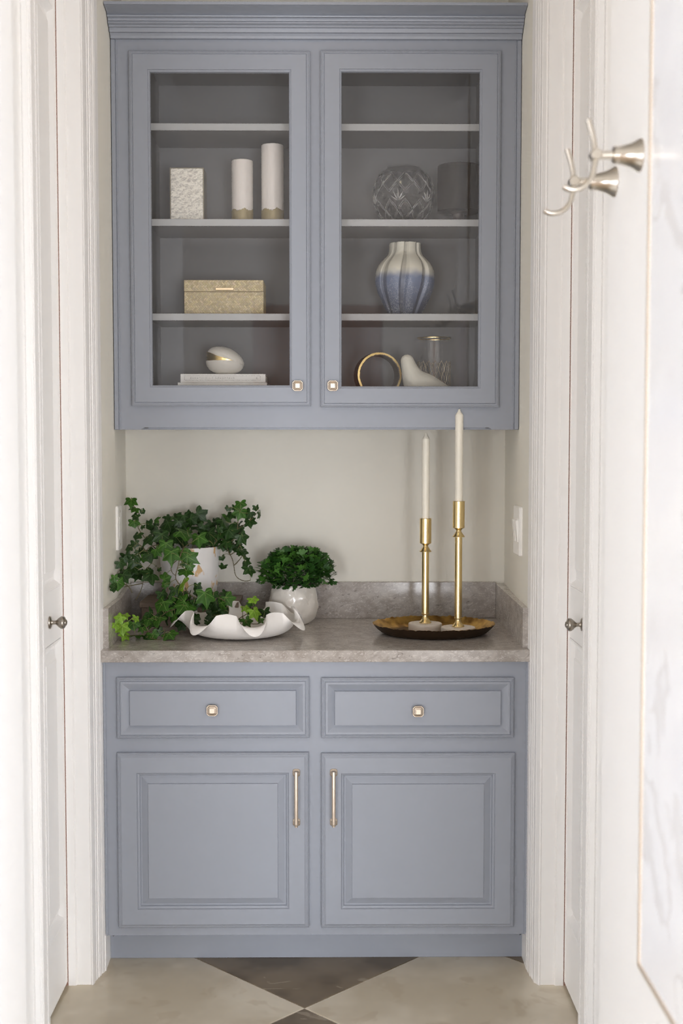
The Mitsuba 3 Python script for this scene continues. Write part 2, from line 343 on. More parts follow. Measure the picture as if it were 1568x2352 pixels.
# the bright room behind the camera
W4, LX = (-1.2, 1.2, 0.25, 2.1), -2.2
struct('wall_left_room', cat(box(LX - 0.1, LX, -2.5, W4[0], 0, CEIL), box(LX - 0.1, LX, W4[1], 1.87, 0, CEIL), box(LX - 0.1, LX, W4[0], W4[1], 0, W4[2]), box(LX - 0.1, LX, W4[0], W4[1], W4[3], CEIL)), 'm_room', 'left wall of the room behind the camera, with an added window')
RX = 2.4
W3 = (-1.4, 1.3, 0.25, 2.1)                                # side window: y0, y1, z0, z1
struct('wall_right_room', cat(box(RX, RX + 0.1, -2.5, W3[0], 0, CEIL), box(RX, RX + 0.1, W3[1], 1.87, 0, CEIL), box(RX, RX + 0.1, W3[0], W3[1], 0, W3[2]), box(RX, RX + 0.1, W3[0], W3[1], W3[3], CEIL)), 'm_room', 'right wall of the room behind the camera, with a window')
W1, W2 = (-1.95, -0.95, 0.12, 1.85), (0.62, 2.20, 0.12, 1.85)
BY = -2.4
struct('wall_rear', cat(box(-2.3, W1[0], BY - 0.1, BY, 0, CEIL), box(W1[1], -0.62, BY - 0.1, BY, 0, CEIL), box(0.42, W2[0], BY - 0.1, BY, 0, CEIL), box(W2[1], 2.5, BY - 0.1, BY, 0, CEIL), box(-0.62, 0.42, BY - 0.1, BY, 2.62, CEIL),
    *[box(w[0], w[1], BY - 0.1, BY, 0, w[2]) for w in (W1, W2)], *[box(w[0], w[1], BY - 0.1, BY, w[3], CEIL) for w in (W1, W2)]), 'm_room', 'rear wall of the room behind the camera, with unseen low windows and a brown door')
struct('door_3', rings((-0.62, 0.42, 0.0, 2.62), [(0, BY - 0.06), (0, BY - 0.02), (0.10, BY - 0.02), (0.12, BY - 0.035), (0.16, BY - 0.03)]), 'm_brownwood', 'brown wooden door behind the camera')
def window(name, r, axis, d, out, label, L=DAY):
    """Frame, mullions and glowing panes in the opening r; d: wall face, out: direction outward."""
    labels[name] = {'label': label, 'kind': 'structure'}
    a0, a1, b0, b1 = r
    def bar(p0, p1, q0, q1):
        lo, hi = sorted((d + out * 0.03, d + out * 0.07))
        return box(p0, p1, lo, hi, q0, q1) if axis == 'y' else box(lo, hi, p0, p1, q0, q1)
    n, w = 3, 0.03
    bars = [bar(a0, a0 + w, b0, b1), bar(a1 - w, a1, b0, b1), bar(a0, a1, b0, b0 + w), bar(a0, a1, b1 - w, b1)]
    for k in range(1, n):
        x = a0 + (a1 - a0) * k / n; bars.append(bar(x - 0.012, x + 0.012, b0, b1))
    scene[name] = mikit.ply(cat(bars), 'm_white')
    q = rect(r, 0.02, d + out * 0.05, axis)
    n0 = np.cross(np.array(q[1]) - q[0], np.array(q[2]) - q[0])
    want = np.array([0, -out, 0]) if axis == 'y' else np.array([-out, 0, 0])
    if n0 @ want < 0: q = q[::-1]
    put(name + '__pane', tm(q, [(0, 1, 2), (0, 2, 3)]), 'm_pane', emitter={'type': 'area', 'radiance': rgb(L)})
window('window_1', W1, 'y', BY, -1, 'unseen window with glowing panes, placed low for the light, left of the brown door behind the camera')  # both rear windows unseen, kept low so the cabinet glass does not mirror them
window('window_2', W2, 'y', BY, -1, 'unseen window with glowing panes, placed low for the light, right of the brown door behind the camera')
window('window_3', W3, 'x', RX, 1, 'unseen side window with glowing panes in the room behind the camera', DAY_SIDE)
window('window_4', W4, 'x', LX, -1, 'added left window behind the camera, glowing to brighten the right wall', FILL_GLOW)  # added to lift the brightness of the hook wall and marble
t = thing('ceiling_lamp', 'round white ceiling lamp of the vestibule, above the frame', 'lamp')
put(t + '__rim', lathe([(0.10, CEIL), (0.115, CEIL - 0.004), (0.118, CEIL - 0.016), (0.105, CEIL - 0.020), (0.098, CEIL - 0.014), (0.098, CEIL)], 48, (-0.04, 2.98, 0)), 'm_white', 30)
m = lathe([(0.098, CEIL - 0.014), (0.05, CEIL - 0.015), (0.0, CEIL - 0.015)], 48, (-0.04, 2.98, 0))
if m.face_normals[:, 2].mean() > 0: m.invert()
put(t + '__diffuser', m, 'm_plate', emitter={'type': 'area', 'radiance': rgb(WARM)})

# ------------------------------------------------------------------ upper cabinet
UF = 3.82
u = thing('wall_cabinet', 'blue-grey wall cabinet with two glass doors and crown moulding above the counter', 'cabinet')
Z0, Z1 = 1.5765, 2.815
outer = sg.Polygon([(-0.6555, Z0), (-0.5760, Z0), (-0.5720, Z0 + 0.0035), (-0.5660, Z0 + 0.0070), (0.4840, Z0 + 0.0070), (0.4900, Z0 + 0.0035), (0.4940, Z0), (0.5745, Z0), (0.5745, Z1), (-0.6555, Z1)])
face = outer.difference(sg.box(-0.578, 1.69, -0.083, 2.665)).difference(sg.box(-0.008, 1.69, 0.490, 2.665))
m = trimesh.creation.extrude_polygon(face, 0.02, engine='earcut'); v = m.vertices
put(u + '__face_frame', tm(np.c_[v[:, 0], UF + v[:, 2], v[:, 1]], m.faces), 'm_blue')
put(u + '__light_rail', box(-0.6555, 0.5745, UF + 0.0205, UF + 0.038, Z0 + 0.0003, 1.66), 'm_blue')
IL, IR, IB = -0.556, 0.4765, 4.14                           # inside of the carcass
put(u + '__carcass', cat(box(-0.6545, IL, UF + 0.02, 4.215, 1.58, Z1), box(IR, 0.5735, UF + 0.02, 4.215, 1.58, Z1), box(IL, IR, IB, 4.215, 1.66, Z1), box(IL, IR, UF + 0.04, IB, 1.657, 1.677), box(IL, IR, UF + 0.02, IB, 2.695, Z1)), 'm_inside_shade')
for x0, x1 in ((-0.6555, -0.6430), (0.5620, 0.5745)):
    put(u + '__scribe_moulding', cat(box(x0, x1, UF - 0.006, UF, Z0, 2.741, 0.0015), box(*((x1 + 0.0015, x1 + 0.0055) if x0 < 0 else (x0 - 0.0055, x0 - 0.0015)), UF - 0.003, UF, Z0, 2.741, 0.001)), 'm_blue')
crown = [(3.82, 2.741), (3.806, 2.741), (3.8045, 2.748), (3.800, 2.7545), (3.790, 2.7545), (3.7875, 2.7655), (3.778, 2.7655), (3.7765, 2.7675), (3.7765, 2.7705), (3.768, 2.772), (3.7655, 2.774), (3.7655, 2.7770), (3.7675, 2.7780), (3.7645, 2.7795),
         (3.7635, 2.7830), (3.7635, 2.7865), (3.752, 2.7870), (3.7510, 2.7905), (3.758, 2.7915), (3.7550, 2.7945), (3.7480, 2.7975), (3.7380, 2.8000), (3.7260, 2.8020), (3.7140, 2.8035), (3.7080, 2.8045), (3.7000, 2.8045), (3.7000, 2.8125), (3.82, 2.8135)]
put(u + '__crown_moulding', along_x(crown, -0.6545, 0.5735), 'm_blue')
for z in (2.5165, 2.2260, 1.9365):
    s_ = put(u + '__shelf', box(IL, IR, 3.909, IB, z - 0.0212, z), 'm_inside_shade')  # body takes the darkened inside grey, for its shaded underside
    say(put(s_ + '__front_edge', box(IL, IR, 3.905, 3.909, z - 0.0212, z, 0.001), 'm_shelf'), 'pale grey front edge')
DP = [(0, 3.8060), (0.0035, 3.8035), (0.0048, 3.8035), (0.0060, 3.8020), (0.0095, 3.8015), (0.0105, 3.8030), (0.0112, 3.8030), (0.0125, 3.8000), (0.0565, 3.8000), (0.0575, 3.8030), (0.0585, 3.8030), (0.0625, 3.8055), (0.0635, 3.8080)]
for r, kx in (((-0.6010, -0.0593, 1.6475, 2.7055), -0.098), ((-0.0287, 0.5122, 1.6445, 2.7080), 0.008)):
    d = put(u + '__door', rings(r, DP, back=3.8195), 'm_blue')
    pr = rect(r, 0.060, 3.8125)
    say(put(d + '__pane', tm(pr, [(0, 1, 2), (0, 2, 3)]), 'm_pane'), 'clear glass pane')
    kz = 1.7085
    L = [octa(h, h, c, y, (kx, kz)) for h, c, y in ((0.006, 0.002, 3.8000), (0.006, 0.002, 3.7895), (0.0145, 0.0052, 3.7875), (0.0160, 0.0060, 3.7860), (0.0160, 0.0060, 3.7815), (0.0152, 0.0057, 3.7805), (0.0138, 0.0052, 3.7805), (0.0134, 0.0050, 3.7815), (0.0130, 0.0049, 3.7795), (0.0124, 0.0047, 3.7780), (0.0066, 0.0014, 3.7752))]
    say(put(d + '__knob', loops(L), 'm_champagne'), 'polished champagne faceted square knob')

# ------------------------------------------------------------------ base cabinet
b = thing('base_cabinet', 'blue-grey base cabinet with two drawers and two raised-panel doors, below the stone counter', 'cabinet')
LF = 3.58
face = sg.box(-0.6555, 0.1, 0.5735, 0.9083)
for r in ((-0.59, -0.085, 0.70, 0.85), (0.0, 0.505, 0.70, 0.85), (-0.59, -0.085, 0.15, 0.62), (0.0, 0.505, 0.15, 0.62)):
    face = face.difference(sg.box(r[0], r[2], r[1], r[3]))
m = trimesh.creation.extrude_polygon(face, 0.02, engine='earcut'); v = m.vertices
put(b + '__face_frame', tm(np.c_[v[:, 0], LF + v[:, 2], v[:, 1]], m.faces), 'm_blue')
put(b + '__carcass', cat(box(-0.655, -0.637, LF + 0.02, 4.19, 0.1, 0.908), box(0.555, 0.573, LF + 0.02, 4.19, 0.1, 0.908), box(-0.637, 0.555, LF + 0.02, 4.19, 0.1, 0.118), box(-0.637, 0.555, 4.17, 4.19, 0.118, 0.908)), 'm_blue')
for x0, x1 in ((-0.6555, -0.6485), (0.5665, 0.5735)):
    put(b + '__scribe_moulding', box(x0, x1, LF - 0.004, LF, 0.1, 0.9083, 0.001), 'm_blue')
put(b + '__toe_kick', box(-0.6590, 0.5735, 3.655, 3.672, 0.0, 0.10, 0.0008), 'm_blue')
for pts in ([(-0.6585, 0.101), (-0.6340, 0.101), (-0.6360, 0.094), (-0.6420, 0.085), (-0.6440, 0.070), (-0.6470, 0.066), (-0.6500, 0.074), (-0.6585, 0.071)], [(0.5730, 0.101), (0.5570, 0.101), (0.5590, 0.088), (0.5640, 0.078), (0.5660, 0.066), (0.5730, 0.072)]):
    m = trimesh.creation.extrude_polygon(sg.Polygon(pts), 0.002, engine='earcut'); v = m.vertices
    say(put(b + '__toe_kick__torn_corner', tm(np.c_[v[:, 0], 3.6535 + v[:, 2], v[:, 1]], m.faces), 'm_torn'), 'torn dark paint at the corner')
WP = [(0, 3.5680), (0.0030, 3.5650), (0.0044, 3.5650), (0.0058, 3.5630), (0.0085, 3.5622), (0.0095, 3.5638), (0.0103, 3.5638), (0.0118, 3.5605), (0.0135, 3.5600)]
for r, kx, kz in (((-0.6150, -0.0605, 0.6855, 0.8630), -0.3383, 0.7715), ((-0.0255, 0.5300, 0.6850, 0.8610), 0.2522, 0.7675)):
    d = put(b + '__drawer', rings(r, [(0, 3.5795)] + WP + [(0.0180, 3.5602), (0.0350, 3.5685), (0.0368, 3.5690), (0.0376, 3.5660), (0.0384, 3.5606), (0.0395, 3.5600)]), 'm_blue')
    L = [octa(h, h, c, y, (kx, kz)) for h, c, y in ((0.006, 0.002, 3.5600), (0.006, 0.002, 3.5495), (0.0145, 0.0052, 3.5475), (0.0160, 0.0060, 3.5460), (0.0160, 0.0060, 3.5415), (0.0152, 0.0057, 3.5405), (0.0138, 0.0052, 3.5405), (0.0134, 0.0050, 3.5415), (0.0130, 0.0049, 3.5395), (0.0124, 0.0047, 3.5380), (0.0066, 0.0014, 3.5352))]
    say(put(d + '__knob', loops(L), 'm_champagne'), 'polished champagne faceted square knob')
for r, hx in (((-0.6160, -0.0628, 0.1270, 0.6430), -0.0980), ((-0.0262, 0.5345, 0.1260, 0.6405), 0.0096)):
    d = put(b + '__door', rings(r, [(0, 3.5680), (0.0030, 3.5650), (0.0044, 3.5650), (0.0058, 3.5632), (0.0072, 3.5632), (0.0125, 3.5600), (0.0570, 3.5600), (0.0582, 3.5630), (0.0600, 3.5650), (0.0640, 3.5665), (0.0660, 3.5705), (0.0672, 3.5735)], back=3.5795), 'm_blue')
    say(put(d + '__panel', rings(r, [(0.0660, 3.5720), (0.0700, 3.5722), (0.0872, 3.5655), (0.0886, 3.5655), (0.0892, 3.5612), (0.0900, 3.5606)]), 'm_blue'), 'raised field panel')
    P = []
    for zc in (0.5865, 0.4415):
        L = [octa(h, h, c, y, (hx, zc)) for h, c, y in ((0.0108, 0.0042, 3.5600), (0.0108, 0.0042, 3.5570), (0.0098, 0.0038, 3.5560), (0.0070, 0.0028, 3.5540), (0.0060, 0.0024, 3.5510), (0.0056, 0.0024, 3.5380))]
        P.append(loops(L))
    zs = [0.4335, 0.4365, 0.4415, 0.48, 0.514, 0.548, 0.5865, 0.5915, 0.5945]
    L = []
    for z in zs:
        t = (z - 0.514) / 0.0805; w = 0.0056 * (1 if abs(t) < 0.95 else 0.86); y = 3.5335 + 0.0025 * t * t
        L.append([(hx + w * math.cos(k) * 1.05, y + w * math.sin(k), z) for k in (np.arange(8) + 0.5) * math.pi / 4])
    P.append(loops(L, True, True))
    say(put(d + '__pull', cat(P), 'm_champagne'), 'polished champagne octagonal bar pull')

# ------------------------------------------------------------------ countertop
c = thing('countertop', 'speckled grey-brown stone countertop with low splashes, on the base cabinet', 'countertop')
put(c + '__slab', box(-0.6600, 0.5765, 3.555, 4.219, 0.9085, 0.9430, 0.0016), 'm_quartz')
put(c + '__backsplash', box(-0.6725, 0.5600, 4.199, 4.2195, 0.9432, 1.0655, 0.001), 'm_quartz')
put(c + '__side_splash', prism([(-0.6400, 3.589), (-0.6562, 3.589), (-0.6573, 3.83), (-0.6882, 4.2195), (-0.6730, 4.2195), (-0.642, 3.83)], 0.9432, 1.0600), 'm_quartz')
put(c + '__side_splash', prism([(0.5570, 3.589), (0.5735, 3.589), (0.5895, 4.2195), (0.5605, 4.2195)], 0.9432, 1.0595), 'm_quartz')

# ------------------------------------------------------------------ outlet and switch
def wall_x(y, s): return np.interp(y, [3.56, 3.83, 4.22], [-0.656, -0.6575, -0.6885] if s < 0 else [0.5735, 0.5762, 0.5905])
t = thing('wall_outlet', 'white wall outlet on the left niche wall beside the ivy', 'outlet')
x = wall_x(3.87, -1)
put(t + '__plate', box(x - 0.004, x + 0.0105, 3.832, 3.905, 1.205, 1.342, 0.003), 'm_plate')
put(t + '__receptacle', box(x + 0.0105, x + 0.0120, 3.851, 3.886, 1.238, 1.309, 0.0006), 'm_plate')
for z in (1.222, 1.325): put(t + '__screw', lathe([(0.0035, 0), (0.003, 0.0012), (0, 0.0016)], 12, (x + 0.0105, 3.868, z), 'x'), 'm_nickel')
t = thing('light_switch', 'white plate with two rocker switches on the right niche wall', 'switch')
x = wall_x(3.79, 1)
put(t + '__plate', box(x - 0.0105, x + 0.004, 3.728, 3.846, 1.196, 1.345, 0.003), 'm_plate')
for y in (3.764, 3.810):
    L = []
    for z, o in ((1.238, 0.0015), (1.304, 0.0075)): L.append([(x - 0.0105 - o, y - 0.016, z), (x - 0.0105 - o, y + 0.016, z), (x - 0.009, y + 0.016, z), (x - 0.009, y - 0.016, z)])
    put(t + '__rocker', loops(L, True, True), 'm_plate')

# ------------------------------------------------------------------ robe hooks
def robe_hook(y, z, label):
    t = thing('robe_hook', label, 'hook', 'robe hooks on the right wall')
    X = 0.587
    put(t + '__flange', lathe([(0, 0.0), (0.0305, 0.0), (0.0312, 0.002), (0.0300, 0.0045), (0.0250, 0.012), (0.0210, 0.022), (0.0180, 0.034), (0.0160, 0.046), (0.0165, 0.0495), (0.0150, 0.0525), (0.0085, 0.0540), (0.0078, 0.060), (0.0078, 0.080), (0, 0.081)], 40, (X, y, z), '-x'), 'm_nickel', 35)
    put(t + '__knuckle', lathe([(0, -0.0135), (0.009, -0.0135), (0.0108, -0.0115), (0.0112, 0), (0.0108, 0.0115), (0.009, 0.0135), (0, 0.0135)], 32, (X - 0.0855, y, z), '-y'), 'm_nickel', 35)
    P = spline([(0.487, 2.149), (0.4945, 2.125), (0.4995, 2.102), (0.501, 2.083), (0.4995, 2.060), (0.4925, 2.038), (0.480, 2.0245), (0.466, 2.0190), (0.452, 2.0195), (0.4415, 2.0245)], 5)
    pts = np.c_[P[:, 0], np.full(len(P), y), P[:, 1] - 2.083 + z]
    put(t + '__arm', tube(pts, np.interp(np.linspace(0, 1, len(P)), [0, 0.5, 1], [0.0056, 0.0050, 0.0054]), 14), 'm_nickel', 40)
robe_hook(2.392, 2.083, 'polished nickel double robe hook nearer the camera, right of its twin')
robe_hook(2.602, 2.076, 'polished nickel double robe hook farther back, left of its twin')

# ------------------------------------------------------------------ things on the cabinet shelves
def hull_chain(S, edge=0.004, it=12):
    """One smooth body over spheres (x, y, z, r), hulled pairwise."""
    parts = []
    def ball(s): return m3.Manifold.sphere(s[3], 40).translate(list(s[:3]))
    for a, c in zip(S[:-1], S[1:]): parts.append(m3.Manifold.batch_hull([ball(a), ball(c)]))
    m = m3.Manifold.batch_boolean(parts, m3.OpType.Add).refine_to_length(edge).to_mesh()
    t = trimesh.Trimesh(m.vert_properties[:, :3], m.tri_verts)
    trimesh.smoothing.filter_taubin(t, 0.5, -0.52, it)
    return t

# second shelf, left
t = thing('candle_box', 'square mottled silver-cream glass box at the left of the second shelf, left door', 'glass box')
x0, x1, y0, y1, z0, z1 = -0.5000, -0.3935, 3.958, 4.050, 2.2262, 2.3935
put(t + '__panel', box(x0 + 0.0035, x1 - 0.0035, y0 + 0.0004, y0 + 0.0035, z0, z1 - 0.003), 'm_mercury')
put(t + '__panel', box(x1 - 0.0034, x1 - 0.0004, y0 + 0.004, y1 - 0.004, z0, z1 - 0.003), 'm_edge')
put(t + '__panel', box(x0 + 0.0004, x0 + 0.0034, y0 + 0.004, y1 - 0.004, z0, z1 - 0.003), 'm_mercury')
fr = [box(a, a + 0.0036, c_, c_ + 0.0036, z0, z1, 0.0004) for a in (x0, x1 - 0.0036) for c_ in (y0, y1 - 0.0036)]
fr += [box(x0, x1, c_, c_ + 0.0034, z1 - 0.003, z1, 0.0004) for c_ in (y0, y1 - 0.0034)] + [box(a, a + 0.0034, y0, y1, z1 - 0.003, z1, 0.0004) for a in (x0, x1 - 0.0034)]
put(t + '__frame', cat(fr), 'm_edge')
put(t + '__base', box(x0 + 0.003, x1 - 0.003, y0 + 0.004, y1 - 0.004, z0, z0 + 0.003), 'm_edge')

def cylinder_vase(x, y, r, z1, zb, label):
    t = thing('cylinder_vase', label, 'vase')
    z0 = 2.2262
    put(t + '__body', lathe([(r - 0.0045, zb - 0.02), (r - 0.004, z1 - 0.004), (r - 0.0034, z1 - 0.0008), (r - 0.002, z1), (r - 0.0006, z1 - 0.001), (r, z1 - 0.004), (r, zb - 0.002)], 56, (x, y, 0)), 'm_cream_glaze', 40)
    n = 96; L = []
    R = random.Random(int(x * 1000))
    top = [zb + 0.0035 * math.sin(k * 0.37 + x * 50) + R.uniform(-0.0022, 0.0022) for k in range(n)]
    a = np.arange(n) * 2 * np.pi / n
    for k_, rr in ((0, r - 0.001), (1, r + 0.0005), (2, r + 0.0006), (3, r - 0.0008)):
        L.append([(x + rr * math.cos(q), y + rr * math.sin(q), z0 if k_ < 2 else top[i]) for i, q in enumerate(a)])
    say(put(t + '__dipped_base', loops(L, False, True), 'm_gold_dip', True), 'ragged olive-gold dipped base')
mat('m_gold_dip', (0.30, 0.24, 0.12), 0.5, metallic=0.25)
cylinder_vase(-0.2765, 3.995, 0.0335, 2.4222, 2.2665, 'shorter cream cylinder vase with a ragged gold base on the second shelf')
cylinder_vase(-0.1812, 3.995, 0.0350, 2.4705, 2.2680, 'taller cream cylinder vase with a ragged gold base on the second shelf')

# third shelf, left: woven box
t = thing('woven_box', 'lidded box of woven pale straw on the third shelf', 'box')
bx0, bx1, by0, by1, bz0, bz1, bz2 = -0.4580, -0.2090, 3.962, 4.110, 1.9367, 2.0095, 2.0465
def weave(x0, x1, z0, z1, y, w, seed):
    """Twill of flat straw strips at 45 degrees on the front plane y: one mesh with a colour per strip."""
    R, V, F, C = random.Random(seed), [], [], []
    rectp = sg.box(x0, z0, x1, z1)
    e = w * 0.06; n = int(0.45 / w)
    ox, oz = (x0 + x1) / 2, (z0 + z1) / 2
    for i in range(-n, n):
        for j in range(-n, n):
            if (i + j) % 4 == 0: a0, a1, b0, b1, tilt = i, i + 1, j, j + 2, 1
            elif (i + j) % 4 == 2: a0, a1, b0, b1, tilt = i, i + 2, j, j + 1, -1
            else: continue
            pa = [(a0 * w + e, b0 * w + e), (a1 * w - e, b0 * w + e), (a1 * w - e, b1 * w - e), (a0 * w + e, b1 * w - e)]
            pg = sg.Polygon([(ox + (p - q) * c45, oz + (p + q) * c45) for p, q in pa]).intersection(rectp)
            if pg.is_empty or pg.geom_type != 'Polygon' or pg.area < w * w * 0.08: continue
            P = np.array(pg.exterior.coords)[:-1]; k = len(P); b = len(V); cen = P.mean(0)
            up, col = R.uniform(0.0006, 0.0013), np.array([0.50, 0.425, 0.275]) * R.uniform(0.78, 1.16) * np.array([1, R.uniform(0.96, 1.02), R.uniform(0.85, 1.05)])
            for q in P: V.append((q[0], y - 0.0002, q[1]))
            for q in P:
                g = cen + (q - cen) * 0.90; V.append((g[0], y - up - tilt * (g[1] - cen[1]) * 0.06, g[1]))
            for s in range(k):
                s2 = (s + 1) % k; F += [(b + s, b + s2, b + k + s2), (b + s, b + k + s2, b + k + s)]
            for s in range(1, k - 1): F.append((b + k, b + k + s, b + k + s + 1))
            C += [col] * (2 * k)
    return tm(V, F), np.clip(C, 0, 1)
put(t + '__body', box(bx0, bx1, by0, by1, bz0, bz1, 0.0012), 'm_straw_plain')
put(t + '__lid', box(bx0 - 0.0006, bx1 - 0.0004, by0 - 0.0006, by1, bz1 + 0.0012, bz2, 0.0014), 'm_straw_plain')
for nm, (za, zb, w, yy, sd) in (('body', (bz0 + 0.001, bz1 - 0.0008, 0.0054, by0, 5)), ('lid', (bz1 + 0.0022, bz2 - 0.001, 0.0060, by0 - 0.0006, 6))):
    m, C = weave(bx0 + 0.001, bx1 - 0.001, za, zb, yy, w, sd)
    k = put(t + '__' + nm + '__woven_strips', m, 'm_straw', color=C); say(k, kind='stuff')
say(put(t + '__handle', box(-0.3590, -0.3020, by0 - 0.0105, by0 - 0.0050, 2.0140, 2.0215, 0.0008), 'm_gold_pale'), 'pale gold bar handle')
for xx in (-0.350, -0.311): put(t + '__handle_post', lathe([(0.002, 0), (0.002, 0.006)], 10, (xx, by0 - 0.0012, 2.0178), '-y'), 'm_gold_pale')
mat('m_gold_pale', (0.92, 0.74, 0.47), 0.3, metallic=0.8)

# bottom, left: books and shell
FLR = 1.6772
t = thing('book', 'lower book with a blank white spine, under the titled book', 'book')
put(t + '__pages', box(-0.4760, -0.2020, 3.955, 4.125, FLR + 0.003, 1.7215), 'm_pages')
put(t + '__cover', cat(box(-0.4790, -0.1985, 3.950, 3.953, FLR, 1.7255, 0.0006), box(-0.4790, -0.1985, 3.953, 4.128, 1.7222, 1.7255, 0.0006), box(-0.4790, -0.1985, 3.953, 4.128, FLR, FLR + 0.003, 0.0006)), 'm_paper')
t = thing('book', 'upper white book with a titled, thinly framed spine, carrying the shell', 'book')
put(t + '__pages', box(-0.4670, -0.2060, 3.956, 4.122, 1.7285, 1.7490), 'm_pages')
put(t + '__cover', cat(box(-0.4702, -0.2030, 3.951, 3.954, 1.7258, 1.7524, 0.0006), box(-0.4702, -0.2030, 3.954, 4.125, 1.7496, 1.7524, 0.0006), box(-0.4702, -0.2030, 3.954, 4.125, 1.7258, 1.7284, 0.0006)), 'm_paper')
def spine_text(s, x0, x1, z, h):
    m = meshkit.text_mesh(s, h, 0.0003)
    v = m.vertices.copy(); k = (x1 - x0) / np.ptp(v[:, 0])
    return tm(np.c_[x0 + (v[:, 0] - v[:, 0].min()) * k, 3.9510 - v[:, 2], z + v[:, 1]], m.faces)
fx0, fx1, fz0, fz1, lw = -0.4575, -0.2195, 1.7328, 1.7468, 0.00065
put(t + '__spine_frame', cat(box(fx0, fx1, 3.9507, 3.951, fz0, fz0 + lw), box(fx0, fx1, 3.9507, 3.951, fz1 - lw, fz1), box(fx0, fx0 + lw, 3.9507, 3.951, fz0, fz1), box(fx1 - lw, fx1, 3.9507, 3.951, fz0, fz1)), 'm_print')
put(t + '__lettering', spine_text('B E A U T I F U L L Y   O R G A N I Z E D', -0.4390, -0.3010, 1.7374, 0.0050), 'm_print')
put(t + '__emblem', spine_text('&.', -0.2330, -0.2250, 1.7372, 0.0046), 'm_print')

t = thing('shell_sculpture', 'cream ceramic shell with a gold-lined opening, lying on the books', 'sculpture')
def shell_half(up):
    """Half of an almond-shaped shell: closed at the right end, gaping at the left."""
    n, k, V, F = 44, 20, [], []
    cx, cy, cz = -0.3350, 4.005, 1.7965
    a, b_ = 0.0605, 0.048
    h = 0.0425 if up else 0.0435
    for i in range(k + 1):
        e = i / k * math.pi / 2
        for j in range(n):
            th = j * 2 * math.pi / n
            r = math.cos(e)
            px, py = a * r * math.cos(th), b_ * r * math.sin(th)
            pz = h * math.sin(e) ** 0.9 * (1 if up else -1)
            if not up: pz = max(pz, -0.0435)
            V.append((px, py, pz))
    for i in range(k):
        for j in range(n):
            j2 = (j + 1) % n
            F += [(i * n + j, i * n + j2, (i + 1) * n + j2), (i * n + j, (i + 1) * n + j2, (i + 1) * n + j)]
    V = np.array(V)
    if up:                                                   # hinge at the right end, lifted at the left
        q = 0.275; px = V[:, 0] - a
        V = np.c_[a + px * math.cos(q) + V[:, 2] * math.sin(q) * 0.55, V[:, 1], V[:, 2] * 0.80 - px * math.sin(q) - 0.0085]
    V[:, 2] += np.where(V[:, 0] > 0.02, (V[:, 0] - 0.02) * -0.16, 0)
    return tm(V + np.array([cx, cy, cz]), F)
lower, upper = shell_half(False), shell_half(True)
lift = 1.7526 - lower.vertices[:, 2].min()
for m in (lower, upper): m.apply_translation([0, 0, lift])
put(t + '__lower_shell', lower, 'm_shell', 50); put(t + '__upper_shell', upper, 'm_shell', 50)
V, F, n = [], [], 48
for i in range(9):
    for j in range(n):
        th = j * 2 * math.pi / n
        f = i / 8
        rip = 1 + 0.03 * math.sin(f * 21 + 2 * th)
        x = -0.3350 + 0.0570 * math.cos(th) * rip; y = 4.005 + 0.0455 * math.sin(th) * rip
        k = (0.0605 - (x + 0.3350)) / 0.121
        V.append((x, y, 1.7965 + lift - 0.006 + f * (0.008 + 0.027 * k) - max(0, x + 0.315) * 0.2))
for i in range(8):
    for j in range(n):
        j2 = (j + 1) % n; F += [(i * n + j, i * n + j2, (i + 1) * n + j2), (i * n + j, (i + 1) * n + j2, (i + 1) * n + j)]
say(put(t + '__lining', tm(V, F), 'm_gold', 50), 'rippled gold lining')

